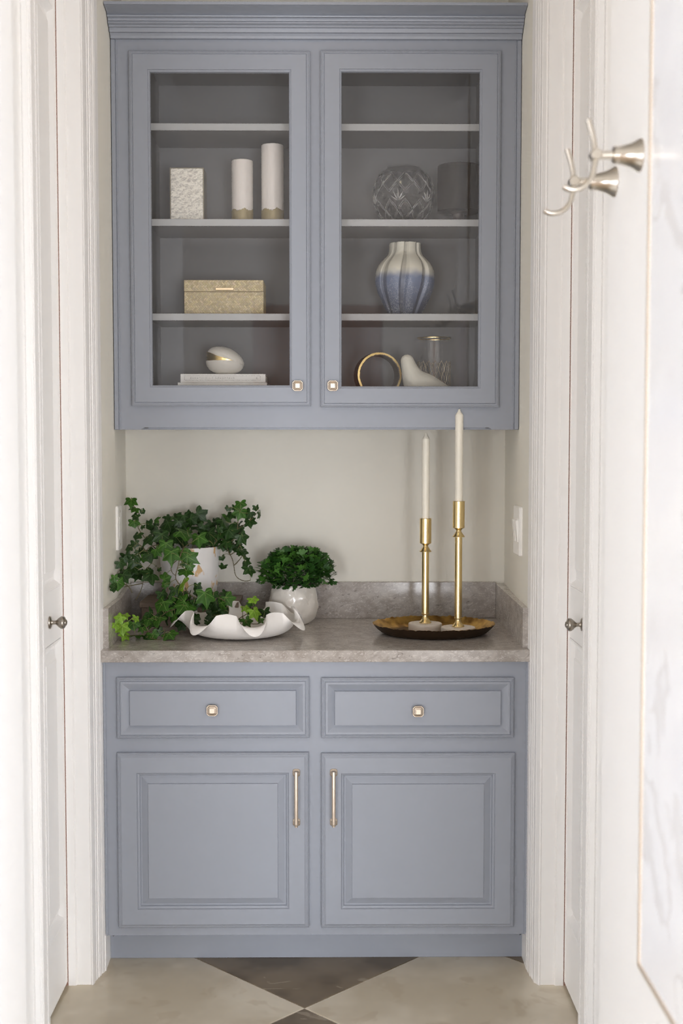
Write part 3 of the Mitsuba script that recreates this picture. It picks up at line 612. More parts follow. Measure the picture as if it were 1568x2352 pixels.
# second shelf, right: cut-glass bowl and dark jar
t = thing('cut_glass_bowl', 'round clear cut-glass bowl on the second shelf, right door', 'bowl')
def crystal():
    prof = [(0.0, 0.0), (0.052, 0.0), (0.058, 0.003), (0.074, 0.022), (0.088, 0.046), (0.0965, 0.075), (0.0985, 0.100), (0.094, 0.126), (0.083, 0.150), (0.069, 0.167), (0.058, 0.1755), (0.0545, 0.179)]
    from scipy.interpolate import PchipInterpolator
    s = np.linspace(0, 1, len(prof)); pr, pz = PchipInterpolator(s, [p[0] for p in prof]), PchipInterpolator(s, [p[1] for p in prof])
    ns, n = 110, 288
    V = []
    for i in range(ns + 1):
        for j in range(n):
            th = j * 2 * math.pi / n; r, z = float(pr(i / ns)), float(pz(i / ns))
            if 0.018 < z < 0.158 and r > 0.05:
                a = th / (2 * math.pi)
                u1, u2 = a * 16 + z * 26, a * 16 - z * 26
                d = min(abs(u1 - round(u1)), abs(u2 - round(u2)))            # crossed mitre cuts
                cut = 0.0050 * max(0, 1 - d / 0.16)
                m_, q = a * 8 % 1 - 0.5, (z - 0.082) / 0.035                    # fans of deep olives
                if abs(q) < 1:
                    ang = math.atan2(q + 1.0, m_ * 2.2) / math.pi * 9
                    rad = math.hypot(q + 1.0, m_ * 2.2)
                    if 0.15 < rad < 1.5: cut = max(cut, 0.0055 * max(0, 1 - abs(ang - round(ang)) / 0.22) * min(1, (1.5 - rad) * 4))
                r -= cut
            V.append((r * math.cos(th), r * math.sin(th), z))
    inner = [(0.0500, 0.177), (0.064, 0.164), (0.078, 0.147), (0.0875, 0.124), (0.0915, 0.100), (0.0895, 0.076), (0.081, 0.048), (0.066, 0.024), (0.045, 0.012), (0.0, 0.009)]
    for r, z in inner:
        for j in range(n):
            th = j * 2 * math.pi / n; V.append((r * math.cos(th), r * math.sin(th), z))
    rows, F = ns + 1 + len(inner), []
    for i in range(rows - 1):
        for j in range(n):
            j2 = (j + 1) % n; F += [(i * n + j, i * n + j2, (i + 1) * n + j2), (i * n + j, (i + 1) * n + j2, (i + 1) * n + j)]
    m = tm(np.array(V) + [0.2330, 4.020, 2.2264], F)
    m.merge_vertices(); m.update_faces(m.nondegenerate_faces())
    if m.volume < 0: m.invert()
    return m
put(t + '__glass', crystal(), 'm_crystal')
def on_bowl(th, z):
    r = np.interp(z, [0, 0.003, 0.022, 0.046, 0.075, 0.100, 0.126, 0.150, 0.167, 0.179], [0.052, 0.058, 0.074, 0.088, 0.0965, 0.0985, 0.094, 0.083, 0.069, 0.0545]) + 0.0002
    return (0.2330 + r * math.cos(th), 4.020 + r * math.sin(th), 2.2264 + z)
cuts = []
for k in range(12):
    for s in (1, -1):
        for z0, z1, tw in ((0.004, 0.066, 1.0), (0.092, 0.150, 1.0)):
            for dz in (-0.0035, 0.0035):
                cuts.append(tube([on_bowl((k + s * tw * q) * math.pi / 6, z0 + (z1 - z0) * q + dz) for q in np.linspace(0, 1, 9)], [0.0002] + [0.0005] * 7 + [0.0002], 4, False))
for k in range(6):
    for a in (-52, -27, 0, 27, 52):
        t0, z0, l = (k + 0.28) * math.pi / 3, 0.060, 0.040 - abs(a) * 0.00022
        pts = [on_bowl(t0 + q * l * math.sin(math.radians(a)) / 0.096, z0 + q * l * math.cos(math.radians(a))) for q in np.linspace(0.1, 1, 7)]
        cuts.append(tube(pts, [0.0003, 0.0010, 0.0016, 0.0018, 0.0015, 0.0009, 0.0002], 4, False))
k = put(t + '__cut_glints', cat(cuts), 'm_cut_glint'); say(k, kind='stuff')  # raised grey tubes draw the bright glints along the cuts
t = thing('dark_jar', 'smoky dark cylindrical jar on a short foot, right end of the second shelf', 'jar')
put(t + '__body', lathe([(0.0, 2.2685), (0.0655, 2.2685), (0.0670, 2.2700), (0.0670, 2.4105), (0.0660, 2.4125), (0.0648, 2.4105), (0.0645, 2.275), (0.0, 2.274)], 64, (0.4088, 4.022, 0)), 'm_smoke', 35)
put(t + '__foot', lathe([(0.0, 2.2262), (0.028, 2.2262), (0.029, 2.229), (0.022, 2.236), (0.017, 2.250), (0.020, 2.262), (0.030, 2.2684), (0.0, 2.2684)], 40, (0.4088, 4.022, 0)), 'm_ring', 35)

# third shelf, right: ribbed ombre vase
t = thing('ribbed_vase', 'lobed ceramic vase fading from cream to speckled blue on the third shelf', 'vase')
def smooth01(x): x = min(1, max(0, x)); return x * x * (3 - 2 * x)
def lobed():
    from scipy.interpolate import PchipInterpolator
    P = [(0.0, 0.0), (0.046, 0.0), (0.0495, 0.002), (0.0605, 0.022), (0.078, 0.058), (0.0905, 0.088), (0.0955, 0.115), (0.0935, 0.140), (0.085, 0.162), (0.068, 0.182), (0.0565, 0.194), (0.0515, 0.206), (0.0500, 0.220), (0.0500, 0.2312), (0.0490, 0.2322), (0.0465, 0.2316), (0.0460, 0.21), (0.048, 0.195)]
    n, V, F = 320, [], []
    s = np.linspace(0, 1, len(P)); fr, fz = PchipInterpolator(s, [p[0] for p in P]), PchipInterpolator(s, [p[1] for p in P])
    rows = 90
    for i in range(rows + 1):
        r, z = float(fr(i / rows)), float(fz(i / rows))
        for j in range(n):
            th = j * 2 * math.pi / n
            tw = th - 0.30 - (z - 0.11) * 1.2
            q = (tw / (2 * math.pi) * 8) % 1                                    # a broad flat lobe and a narrow groove face
            w = min(q, 1 - q)
            g = -0.10 * float(smooth01((q - 0.30) / 0.05) * (1 - smooth01((q - 0.56) / 0.16))) + 0.006 * math.cos(2 * math.pi * q)
            V.append((r * (1 + g) * math.cos(th), r * (1 + g) * math.sin(th), z))
    for i in range(rows):
        for j in range(n):
            j2 = (j + 1) % n; F += [(i * n + j, i * n + j2, (i + 1) * n + j2), (i * n + j, (i + 1) * n + j2, (i + 1) * n + j)]
    m = tm(np.array(V) + [0.2385, 4.020, 1.9367], F); m.merge_vertices(); m.update_faces(m.nondegenerate_faces())
    return m
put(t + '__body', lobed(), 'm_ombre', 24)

# bottom, right: ring, bird, hurricane glass
t = thing('ring_sculpture', 'dark open ring with gold edges beside the bird, bottom of the right cabinet', 'sculpture')
def ring_at(ang, r, d): return (0.1565 + r * math.cos(ang) * math.cos(0.22) - d * math.sin(0.20), 3.965 + d * math.cos(0.22) + r * math.cos(ang) * math.sin(0.22), 1.7495 + r * math.sin(ang))
R_ = random.Random(4)
angs = np.linspace(math.radians(-66), math.radians(262), 90)
L, E = [], []
for a in angs:
    jr = R_.uniform(-0.0012, 0.0006)
    L.append([ring_at(a, 0.0720, 0.0), ring_at(a, 0.0720, 0.055), ring_at(a, 0.0620, 0.055), ring_at(a, 0.0620, 0.0)])
    E.append([ring_at(a, 0.0716, -0.0004), ring_at(a, 0.0716 + 0.0006, 0.0015), ring_at(a, 0.0660 + jr, 0.0015), ring_at(a, 0.0656 + jr, -0.0006)])
put(t + '__band', loops(L, True, True), 'm_ring', 40)
say(put(t + '__front_edge', loops(E, True, True), 'm_gold', 40), 'ragged gold edge')
e = [[ring_at(a, r, d) for r, d in ((0.0724, -0.001), (0.0724, 0.056), (0.0616, 0.056), (0.0616, -0.001))] for a in (angs[0] - 0.004, angs[0] + 0.07)]
say(put(t + '__end_cap', loops(e, True, True), 'm_gold'), 'gold end cap')
t = thing('bird_figurine', 'smooth cream stone bird at the bottom of the right cabinet', 'figurine')
bird = hull_chain([(0.2425, 3.955, 1.7935, 0.0225), (0.2470, 3.955, 1.7780, 0.0225), (0.2600, 3.960, 1.7420, 0.0330), (0.2740, 3.965, 1.7210, 0.0425), (0.3050, 3.972, 1.7170, 0.0390), (0.3450, 3.985, 1.7060, 0.0260), (0.3860, 3.998, 1.6960, 0.0120), (0.4150, 4.006, 1.6880, 0.0060)], 0.004, 30)
bird.apply_translation([0, 0, 0.0])
v = bird.vertices; v[:, 2] = np.maximum(v[:, 2], FLR + 0.0004); bird.vertices = v
put(t + '__body', bird, 'm_bird', True)
t = thing('hurricane_glass', 'clear glass cylinder with a gold rim and diamond pattern behind the bird', 'candle holder')
hx, hy, hr = 0.3360, 4.065, 0.0525
put(t + '__glass', lathe([(hr, FLR + 0.002), (hr, 1.8725)], 64, (hx, hy, 0)), 'm_clear', True)
put(t + '__base', lathe([(0, FLR), (hr, FLR), (hr + 0.001, FLR + 0.002), (hr - 0.001, FLR + 0.0045), (0, FLR + 0.005)], 48, (hx, hy, 0)), 'm_gold', 35)
say(put(t + '__rim', lathe([(hr + 0.0012, 1.8715), (hr + 0.0016, 1.8730), (hr + 0.0012, 1.8750), (hr - 0.0010, 1.8750), (hr - 0.0014, 1.8730), (hr - 0.0010, 1.8715), (hr + 0.0012, 1.8715)], 64, (hx, hy, 0)), 'm_brass', 30), 'gold rim')
P = []
for k in range(16):
    for sgn in (1, -1):
        for row in range(4):
            pts = []
            for q in np.linspace(0, 1, 7):
                a = (k + sgn * 0.5 * math.sin(q * math.pi / 2)) * 2 * math.pi / 16 + (row % 2) * math.pi / 16
                pts.append((hx + (hr + 0.0004) * math.cos(a), hy + (hr + 0.0004) * math.sin(a), 1.7985 - row * 0.030 - q * 0.030))
            P.append(tube(pts, 0.0009, 4, False))
put(t + '__lattice', cat(P), 'm_lattice')

# ------------------------------------------------------------------ things on the counter
CT = 0.9432
t = thing('wooden_riser', 'low brown wooden riser under the potted ivy on the counter', 'stand')
put(t + '__top', box(-0.614, -0.2945, 4.000, 4.190, 1.0060, 1.0240, 0.0015), 'm_riser')
for xx in (-0.608, -0.3185): put(t + '__leg', box(xx, xx + 0.018, 4.006, 4.184, CT, 1.0058, 0.001), 'm_riser')
put(t + '__apron', box(-0.590, -0.3185, 4.006, 4.020, CT, 1.0058, 0.001), 'm_riser')

def lathe_noise(prof, seg, at, amp, fr, seed):
    m = lathe(prof, seg, (0, 0, 0)); v = m.vertices
    d = meshkit.fbm(v * fr, 3, seed) - 0.5
    r = np.linalg.norm(v[:, :2], axis=1, keepdims=True)
    v[:, :2] *= 1 + (d[:, None] * amp) / np.maximum(r, 0.02)
    m.vertices = v + np.array(at)
    return m
p = thing('potted_ivy', 'trailing green ivy in a white gold-flecked pot on the wooden riser', 'potted plant')
PX, PY = -0.4610, 4.092
prof = [(0.0, 1.0243), (0.050, 1.0243), (0.068, 1.0275), (0.0810, 1.0370), (0.0875, 1.051), (0.0905, 1.073), (0.0940, 1.120), (0.0975, 1.170), (0.1000, 1.1955), (0.0993, 1.1980), (0.0980, 1.1985), (0.0960, 1.1975), (0.0945, 1.185), (0.0915, 1.145)]
put(p + '__pot', lathe(prof, 72, (PX, PY, 0)), 'm_pot', 40)
put(p + '__soil', lathe([(0.0, 1.184), (0.05, 1.185), (0.0938, 1.180)], 40, (PX, PY, 0)), 'm_soil', True)
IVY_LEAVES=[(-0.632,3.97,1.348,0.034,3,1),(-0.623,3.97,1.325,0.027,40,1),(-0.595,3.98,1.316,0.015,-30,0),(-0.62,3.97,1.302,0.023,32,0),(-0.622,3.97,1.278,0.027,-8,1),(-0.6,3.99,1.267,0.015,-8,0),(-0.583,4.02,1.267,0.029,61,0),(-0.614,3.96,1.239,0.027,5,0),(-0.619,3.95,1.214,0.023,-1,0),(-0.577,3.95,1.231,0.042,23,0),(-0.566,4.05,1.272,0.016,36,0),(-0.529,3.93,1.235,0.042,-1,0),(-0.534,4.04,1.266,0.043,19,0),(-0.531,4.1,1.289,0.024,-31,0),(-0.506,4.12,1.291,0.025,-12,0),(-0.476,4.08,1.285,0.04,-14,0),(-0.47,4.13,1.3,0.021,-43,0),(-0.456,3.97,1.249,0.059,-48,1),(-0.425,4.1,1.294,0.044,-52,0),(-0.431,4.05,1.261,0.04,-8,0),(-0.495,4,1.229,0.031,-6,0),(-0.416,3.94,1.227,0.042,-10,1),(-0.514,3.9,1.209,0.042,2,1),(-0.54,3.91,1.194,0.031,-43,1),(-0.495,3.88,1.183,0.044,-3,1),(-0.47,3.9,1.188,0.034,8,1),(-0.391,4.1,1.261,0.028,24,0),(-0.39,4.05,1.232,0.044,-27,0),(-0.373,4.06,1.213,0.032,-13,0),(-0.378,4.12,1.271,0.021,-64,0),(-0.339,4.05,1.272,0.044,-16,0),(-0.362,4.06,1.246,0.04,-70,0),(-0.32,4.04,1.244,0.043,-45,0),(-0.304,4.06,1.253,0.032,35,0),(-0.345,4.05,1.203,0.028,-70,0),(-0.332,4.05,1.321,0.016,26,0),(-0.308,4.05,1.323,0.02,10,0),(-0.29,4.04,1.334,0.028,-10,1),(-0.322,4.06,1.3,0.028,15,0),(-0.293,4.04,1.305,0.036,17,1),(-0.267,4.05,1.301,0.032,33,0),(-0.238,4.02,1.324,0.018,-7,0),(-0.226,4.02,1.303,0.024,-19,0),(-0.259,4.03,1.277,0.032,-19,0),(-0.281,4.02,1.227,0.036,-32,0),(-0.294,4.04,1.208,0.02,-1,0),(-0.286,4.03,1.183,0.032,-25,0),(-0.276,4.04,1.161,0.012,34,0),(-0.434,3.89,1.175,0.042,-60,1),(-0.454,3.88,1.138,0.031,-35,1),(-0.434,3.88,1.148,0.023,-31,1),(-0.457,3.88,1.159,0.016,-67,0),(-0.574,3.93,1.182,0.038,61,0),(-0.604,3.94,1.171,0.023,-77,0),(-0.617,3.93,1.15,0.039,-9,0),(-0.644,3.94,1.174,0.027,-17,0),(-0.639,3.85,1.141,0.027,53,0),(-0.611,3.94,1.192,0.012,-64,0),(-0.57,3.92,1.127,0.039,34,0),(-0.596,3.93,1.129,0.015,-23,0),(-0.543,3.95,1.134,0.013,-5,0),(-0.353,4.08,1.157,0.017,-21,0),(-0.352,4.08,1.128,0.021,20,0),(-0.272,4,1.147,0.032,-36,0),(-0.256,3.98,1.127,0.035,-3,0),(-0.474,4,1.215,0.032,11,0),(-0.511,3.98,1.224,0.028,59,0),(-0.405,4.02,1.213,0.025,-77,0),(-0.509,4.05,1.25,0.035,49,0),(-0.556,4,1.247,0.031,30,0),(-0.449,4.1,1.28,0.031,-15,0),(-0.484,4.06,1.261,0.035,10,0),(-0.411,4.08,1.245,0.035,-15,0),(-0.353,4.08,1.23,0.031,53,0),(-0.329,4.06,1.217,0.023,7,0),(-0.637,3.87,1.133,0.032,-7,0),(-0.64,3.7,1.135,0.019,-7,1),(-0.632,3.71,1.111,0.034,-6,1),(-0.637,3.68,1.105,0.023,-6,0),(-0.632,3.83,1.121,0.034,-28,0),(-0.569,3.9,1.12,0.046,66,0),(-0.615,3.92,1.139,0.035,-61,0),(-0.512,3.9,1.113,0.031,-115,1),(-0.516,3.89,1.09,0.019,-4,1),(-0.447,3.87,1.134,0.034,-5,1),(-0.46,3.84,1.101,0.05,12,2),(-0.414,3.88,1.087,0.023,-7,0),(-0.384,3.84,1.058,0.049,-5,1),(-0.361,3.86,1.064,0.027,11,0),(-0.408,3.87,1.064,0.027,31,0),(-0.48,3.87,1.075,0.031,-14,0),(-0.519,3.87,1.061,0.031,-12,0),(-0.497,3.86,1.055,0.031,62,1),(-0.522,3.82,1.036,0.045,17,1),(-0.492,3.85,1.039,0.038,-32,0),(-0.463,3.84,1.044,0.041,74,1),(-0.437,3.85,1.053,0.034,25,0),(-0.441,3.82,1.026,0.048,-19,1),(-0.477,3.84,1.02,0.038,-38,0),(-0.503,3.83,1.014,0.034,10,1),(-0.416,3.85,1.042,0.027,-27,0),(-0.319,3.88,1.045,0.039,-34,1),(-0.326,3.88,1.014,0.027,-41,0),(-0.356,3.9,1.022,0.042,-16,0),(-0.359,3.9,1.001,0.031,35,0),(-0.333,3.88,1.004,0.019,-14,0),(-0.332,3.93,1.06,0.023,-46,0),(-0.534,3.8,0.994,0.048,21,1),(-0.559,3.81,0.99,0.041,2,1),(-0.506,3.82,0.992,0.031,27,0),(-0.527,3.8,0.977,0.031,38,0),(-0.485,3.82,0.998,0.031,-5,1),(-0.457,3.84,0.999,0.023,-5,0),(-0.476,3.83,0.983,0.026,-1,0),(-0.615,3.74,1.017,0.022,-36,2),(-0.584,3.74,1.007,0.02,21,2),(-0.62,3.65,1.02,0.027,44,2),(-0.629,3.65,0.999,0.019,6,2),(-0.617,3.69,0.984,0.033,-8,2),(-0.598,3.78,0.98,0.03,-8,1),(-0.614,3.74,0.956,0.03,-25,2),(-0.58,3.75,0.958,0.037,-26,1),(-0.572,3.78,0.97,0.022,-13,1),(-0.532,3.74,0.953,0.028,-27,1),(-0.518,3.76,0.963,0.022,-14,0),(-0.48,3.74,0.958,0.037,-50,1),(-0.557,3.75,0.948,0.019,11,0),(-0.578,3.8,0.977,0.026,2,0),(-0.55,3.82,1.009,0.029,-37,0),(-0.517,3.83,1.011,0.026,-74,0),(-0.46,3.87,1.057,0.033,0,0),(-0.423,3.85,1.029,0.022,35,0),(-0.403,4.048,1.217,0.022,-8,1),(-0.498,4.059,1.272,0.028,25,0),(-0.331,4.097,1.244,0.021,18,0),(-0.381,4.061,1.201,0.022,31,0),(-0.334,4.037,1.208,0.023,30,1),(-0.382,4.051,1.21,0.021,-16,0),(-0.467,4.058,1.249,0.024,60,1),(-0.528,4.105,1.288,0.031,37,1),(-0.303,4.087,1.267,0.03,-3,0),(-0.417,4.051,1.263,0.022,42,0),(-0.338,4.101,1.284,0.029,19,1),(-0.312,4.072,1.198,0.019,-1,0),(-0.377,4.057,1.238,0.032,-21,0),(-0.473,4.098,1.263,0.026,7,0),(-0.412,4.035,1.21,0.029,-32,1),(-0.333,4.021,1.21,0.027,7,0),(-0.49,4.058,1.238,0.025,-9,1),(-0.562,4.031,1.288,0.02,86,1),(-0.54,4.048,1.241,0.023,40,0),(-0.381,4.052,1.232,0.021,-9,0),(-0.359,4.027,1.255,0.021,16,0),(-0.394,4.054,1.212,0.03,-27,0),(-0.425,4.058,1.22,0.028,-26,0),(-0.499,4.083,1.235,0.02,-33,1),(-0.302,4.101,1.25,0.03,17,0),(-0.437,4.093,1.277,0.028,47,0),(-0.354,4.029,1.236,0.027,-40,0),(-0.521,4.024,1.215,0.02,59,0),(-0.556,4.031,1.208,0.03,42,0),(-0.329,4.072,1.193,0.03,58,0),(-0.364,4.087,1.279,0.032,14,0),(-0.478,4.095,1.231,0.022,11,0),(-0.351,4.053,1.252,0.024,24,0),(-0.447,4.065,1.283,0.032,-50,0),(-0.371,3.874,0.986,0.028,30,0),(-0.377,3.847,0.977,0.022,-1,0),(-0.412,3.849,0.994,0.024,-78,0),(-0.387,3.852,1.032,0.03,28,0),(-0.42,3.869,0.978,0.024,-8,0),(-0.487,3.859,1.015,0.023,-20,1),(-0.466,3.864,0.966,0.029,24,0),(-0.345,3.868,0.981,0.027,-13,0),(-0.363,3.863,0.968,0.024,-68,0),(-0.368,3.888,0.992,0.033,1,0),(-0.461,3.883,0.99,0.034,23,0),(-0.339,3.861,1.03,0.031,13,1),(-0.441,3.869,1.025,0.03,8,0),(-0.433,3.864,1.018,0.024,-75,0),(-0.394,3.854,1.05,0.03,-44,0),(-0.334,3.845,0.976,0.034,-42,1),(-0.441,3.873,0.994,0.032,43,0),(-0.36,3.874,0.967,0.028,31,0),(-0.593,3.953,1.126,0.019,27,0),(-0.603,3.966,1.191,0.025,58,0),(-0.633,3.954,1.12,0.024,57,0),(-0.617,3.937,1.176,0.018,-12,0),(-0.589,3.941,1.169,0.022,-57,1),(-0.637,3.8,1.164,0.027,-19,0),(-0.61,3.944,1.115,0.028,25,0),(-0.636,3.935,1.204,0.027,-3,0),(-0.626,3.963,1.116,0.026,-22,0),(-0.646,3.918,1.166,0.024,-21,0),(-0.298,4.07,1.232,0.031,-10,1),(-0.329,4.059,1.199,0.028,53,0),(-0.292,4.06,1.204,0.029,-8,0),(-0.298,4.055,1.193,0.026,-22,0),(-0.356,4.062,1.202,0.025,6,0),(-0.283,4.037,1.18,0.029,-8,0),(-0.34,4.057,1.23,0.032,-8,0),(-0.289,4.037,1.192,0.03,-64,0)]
BOWL_LEAVES=[(-0.235,3.83,1.052,0.026,-23,2),(-0.231,3.82,1.012,0.034,-15,2),(-0.261,3.84,1.025,0.024,-18,2),(-0.252,3.86,1.013,0.024,21,1),(-0.256,3.83,0.983,0.028,-29,1),(-0.217,3.84,0.988,0.019,32,1),(-0.205,3.88,1.002,0.031,-10,0),(-0.248,3.85,1.039,0.023,30,1),(-0.272,3.84,0.988,0.015,1,1)]
IVY_STEMS=[[(-0.504,4.03,1.192),(-0.563,3.97,1.206),(-0.593,3.97,1.239),(-0.614,3.98,1.276),(-0.61,3.98,1.304),(-0.605,3.98,1.316),(-0.599,3.98,1.327)],[(-0.61,3.98,1.311),(-0.624,3.98,1.331),(-0.631,3.98,1.352)],[(-0.394,4.06,1.189),(-0.33,4.06,1.228),(-0.293,4.05,1.261),(-0.265,4.04,1.28),(-0.248,4.03,1.296),(-0.23,4.02,1.319)],[(-0.301,4.05,1.255),(-0.297,4.05,1.292),(-0.29,4.04,1.321)],[(-0.386,4.05,1.19),(-0.347,4.05,1.221),(-0.333,4.05,1.189),(-0.318,4.04,1.161),(-0.31,4.03,1.125),(-0.307,4.03,1.11),(-0.291,4.02,1.095),(-0.256,4,1.096)],[(-0.347,4.05,1.196),(-0.315,4.04,1.222),(-0.293,4.03,1.244)],[(-0.326,4.05,1.172),(-0.301,4.04,1.191),(-0.29,4.03,1.212)],[(-0.31,4.03,1.141),(-0.293,4.03,1.159),(-0.284,4.02,1.172)],[(-0.444,4,1.194),(-0.447,3.93,1.217),(-0.465,3.89,1.193),(-0.475,3.88,1.148),(-0.479,3.87,1.112),(-0.459,3.86,1.088),(-0.456,3.85,1.055),(-0.48,3.83,1.024)],[(-0.465,4,1.195),(-0.464,3.93,1.201),(-0.476,3.89,1.173),(-0.495,3.89,1.152),(-0.495,3.88,1.14),(-0.479,3.87,1.124)],[(-0.503,4.02,1.193),(-0.527,3.94,1.214),(-0.548,3.94,1.214),(-0.579,3.94,1.196),(-0.56,3.93,1.168),(-0.581,3.92,1.137),(-0.586,3.9,1.102),(-0.596,3.88,1.064),(-0.603,3.86,1.05)],[(-0.582,3.94,1.194),(-0.597,3.95,1.209),(-0.611,3.95,1.218)],[(-0.587,3.9,1.097),(-0.623,3.89,1.091),(-0.642,3.88,1.088)],[(-0.614,3.86,1.072),(-0.624,3.86,1.09),(-0.644,3.87,1.099)],[(-0.45,3.86,1.088),(-0.429,3.85,1.064),(-0.388,3.85,1.054),(-0.35,3.87,1.056),(-0.324,3.88,1.037),(-0.321,3.86,0.999)],[(-0.48,3.83,1.024),(-0.525,3.81,0.993),(-0.538,3.78,0.969),(-0.558,3.76,0.959),(-0.596,3.75,0.956),(-0.632,3.74,0.96),(-0.65,3.74,0.97),(-0.657,3.75,0.979)],[(-0.552,3.77,0.966),(-0.529,3.74,0.946),(-0.506,3.74,0.949),(-0.5,3.75,0.962),(-0.502,3.76,0.971)],[(-0.653,3.74,0.974),(-0.631,3.73,0.988),(-0.612,3.73,0.998),(-0.593,3.73,1.013)],[(-0.627,3.73,0.989),(-0.616,3.73,1.006),(-0.614,3.74,1.012)]]
BOWL_STEMS=[[(-0.281,3.83,0.968),(-0.275,3.84,0.984),(-0.271,3.84,1.009),(-0.272,3.84,1.033)],[(-0.29,3.84,0.984),(-0.272,3.84,1),(-0.257,3.84,1.009),(-0.24,3.84,1.029),(-0.232,3.83,1.05)],[(-0.276,3.84,0.973),(-0.253,3.84,0.979),(-0.226,3.84,0.977),(-0.213,3.84,0.984)],[(-0.272,3.84,1.002),(-0.263,3.83,0.99),(-0.257,3.83,0.98)]]

def ivy_leaf(kind):
    """Five-lobed ivy leaf, 1 unit wide, petiole at the origin, tip towards -z, facing -y; folded along the midrib."""
    lobes = [[(0, -0.72), (0.10, -0.56), (0.21, -0.44), (0.36, -0.44), (0.52, -0.34), (0.43, -0.22), (0.34, -0.10), (0.42, 0.02), (0.44, 0.16), (0.28, 0.20), (0.13, 0.16), (0.03, 0.03)],
             [(0, -0.82), (0.09, -0.62), (0.20, -0.46), (0.34, -0.48), (0.48, -0.42), (0.40, -0.26), (0.32, -0.10), (0.38, 0.04), (0.36, 0.18), (0.22, 0.19), (0.10, 0.14), (0.03, 0.03)],
             [(0, -0.64), (0.13, -0.53), (0.26, -0.43), (0.40, -0.38), (0.53, -0.25), (0.46, -0.16), (0.38, -0.06), (0.45, 0.08), (0.44, 0.22), (0.28, 0.23), (0.14, 0.16), (0.03, 0.03)]][kind]
    half = np.array(lobes)
    out = np.vstack([half, (half * [-1, 1])[::-1][:-1]])
    poly = sg.Polygon(out)
    m = trimesh.creation.triangulate_polygon(poly, engine='earcut')
    V2, F = np.array(m[0]), np.array(m[1])
    t3 = tm(np.c_[V2[:, 0], np.zeros(len(V2)), V2[:, 1]], F)
    t3.merge_vertices()
    v, f = trimesh.remesh.subdivide_to_size(t3.vertices, t3.faces, 0.22)
    t3 = trimesh.Trimesh(v, f)
    v = t3.vertices.copy()
    ang = np.arctan2(v[:, 0], -(v[:, 2] + 0.02)); rad = np.hypot(v[:, 0], v[:, 2])
    vein = np.min([np.abs(ang - q) for q in (0, 0.95, -0.95, 1.95, -1.95)], axis=0)
    v[:, 1] = 0.10 * np.abs(v[:, 0]) + 0.30 * rad ** 2 - 0.10 * np.clip(vein, 0, 0.3) * rad * 2 + 0.03 * np.sin(v[:, 0] * 9 + kind) * rad
    t3.vertices = v
    if t3.face_normals[:, 1].mean() > 0: t3.invert()
    return t3
LEAF = []
for k in range(3):
    lm = ivy_leaf(k)
    LEAF.append({mn: mikit.ply(lm, mn, smooth=True, uv=lm.vertices[:, [0, 2]]) for mn in ('m_leaf_a', 'm_leaf_b', 'm_leaf_c')})
vein_m = cat(*[tube([(0, -0.012, 0), (0.5 * math.sin(q) * l, -0.012 + 0.30 * (0.5 * l) ** 2 + 0.10 * abs(0.5 * l * math.sin(q)), -0.02 - 0.5 * l * math.cos(q)), (math.sin(q) * l, -0.008 + 0.30 * l ** 2 + 0.10 * abs(math.sin(q) * l), -0.02 - math.cos(q) * l)], [0.010, 0.007, 0.003], 3, False) for q, l in ((0, 0.70), (0.95, 0.50), (-0.95, 0.50), (1.95, 0.32), (-1.95, 0.32))])
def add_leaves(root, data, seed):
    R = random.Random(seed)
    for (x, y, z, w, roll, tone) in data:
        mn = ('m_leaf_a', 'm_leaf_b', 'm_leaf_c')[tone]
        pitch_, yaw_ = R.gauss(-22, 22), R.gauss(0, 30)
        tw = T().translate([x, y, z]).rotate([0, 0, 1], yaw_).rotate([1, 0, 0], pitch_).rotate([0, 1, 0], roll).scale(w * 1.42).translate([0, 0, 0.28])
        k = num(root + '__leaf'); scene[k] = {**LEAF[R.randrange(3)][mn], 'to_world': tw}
def petioles(stems, data, seed, reach=0.055):
    R, out = random.Random(seed), []
    P = np.vstack([spline(s, 6) for s in stems])
    for (x, y, z, w, roll, tone) in data:
        q = np.array([x, y, z + 0.2 * w]); d = np.linalg.norm(P - q, axis=1); i = d.argmin()
        if d[i] < reach:
            mid = (P[i] + q) / 2 + [0, -0.004, R.uniform(-0.004, 0.01)]
            out.append(tube(spline([P[i], mid, q], 3), 0.0008, 5))
    return out
for s in IVY_STEMS[:-2]: put(p + '__stem', tube(spline(s, 6), np.linspace(0.0018, 0.0011, 6 * (len(s) - 1) + 1) if len(s) > 2 else 0.0013, 6), 'm_stem', 40)
for s in IVY_STEMS[-2:]: put(p + '__stem', tube(spline(s, 6), 0.0013, 6), 'm_stem_pale', 40)
put(p + '__leaf_stalks', cat(petioles(IVY_STEMS, IVY_LEAVES, 2)), 'm_stem_pale', 40)
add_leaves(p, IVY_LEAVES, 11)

p = thing('ivy_sprig', 'small bright ivy sprig standing in the ruffled bowl', 'plant')
for s in BOWL_STEMS: put(p + '__stem', tube(spline(s, 6), 0.0012, 6), 'm_stem', 40)
put(p + '__leaf_stalks', cat(petioles(BOWL_STEMS, BOWL_LEAVES, 3)), 'm_stem_pale', 40)
add_leaves(p, BOWL_LEAVES, 12)

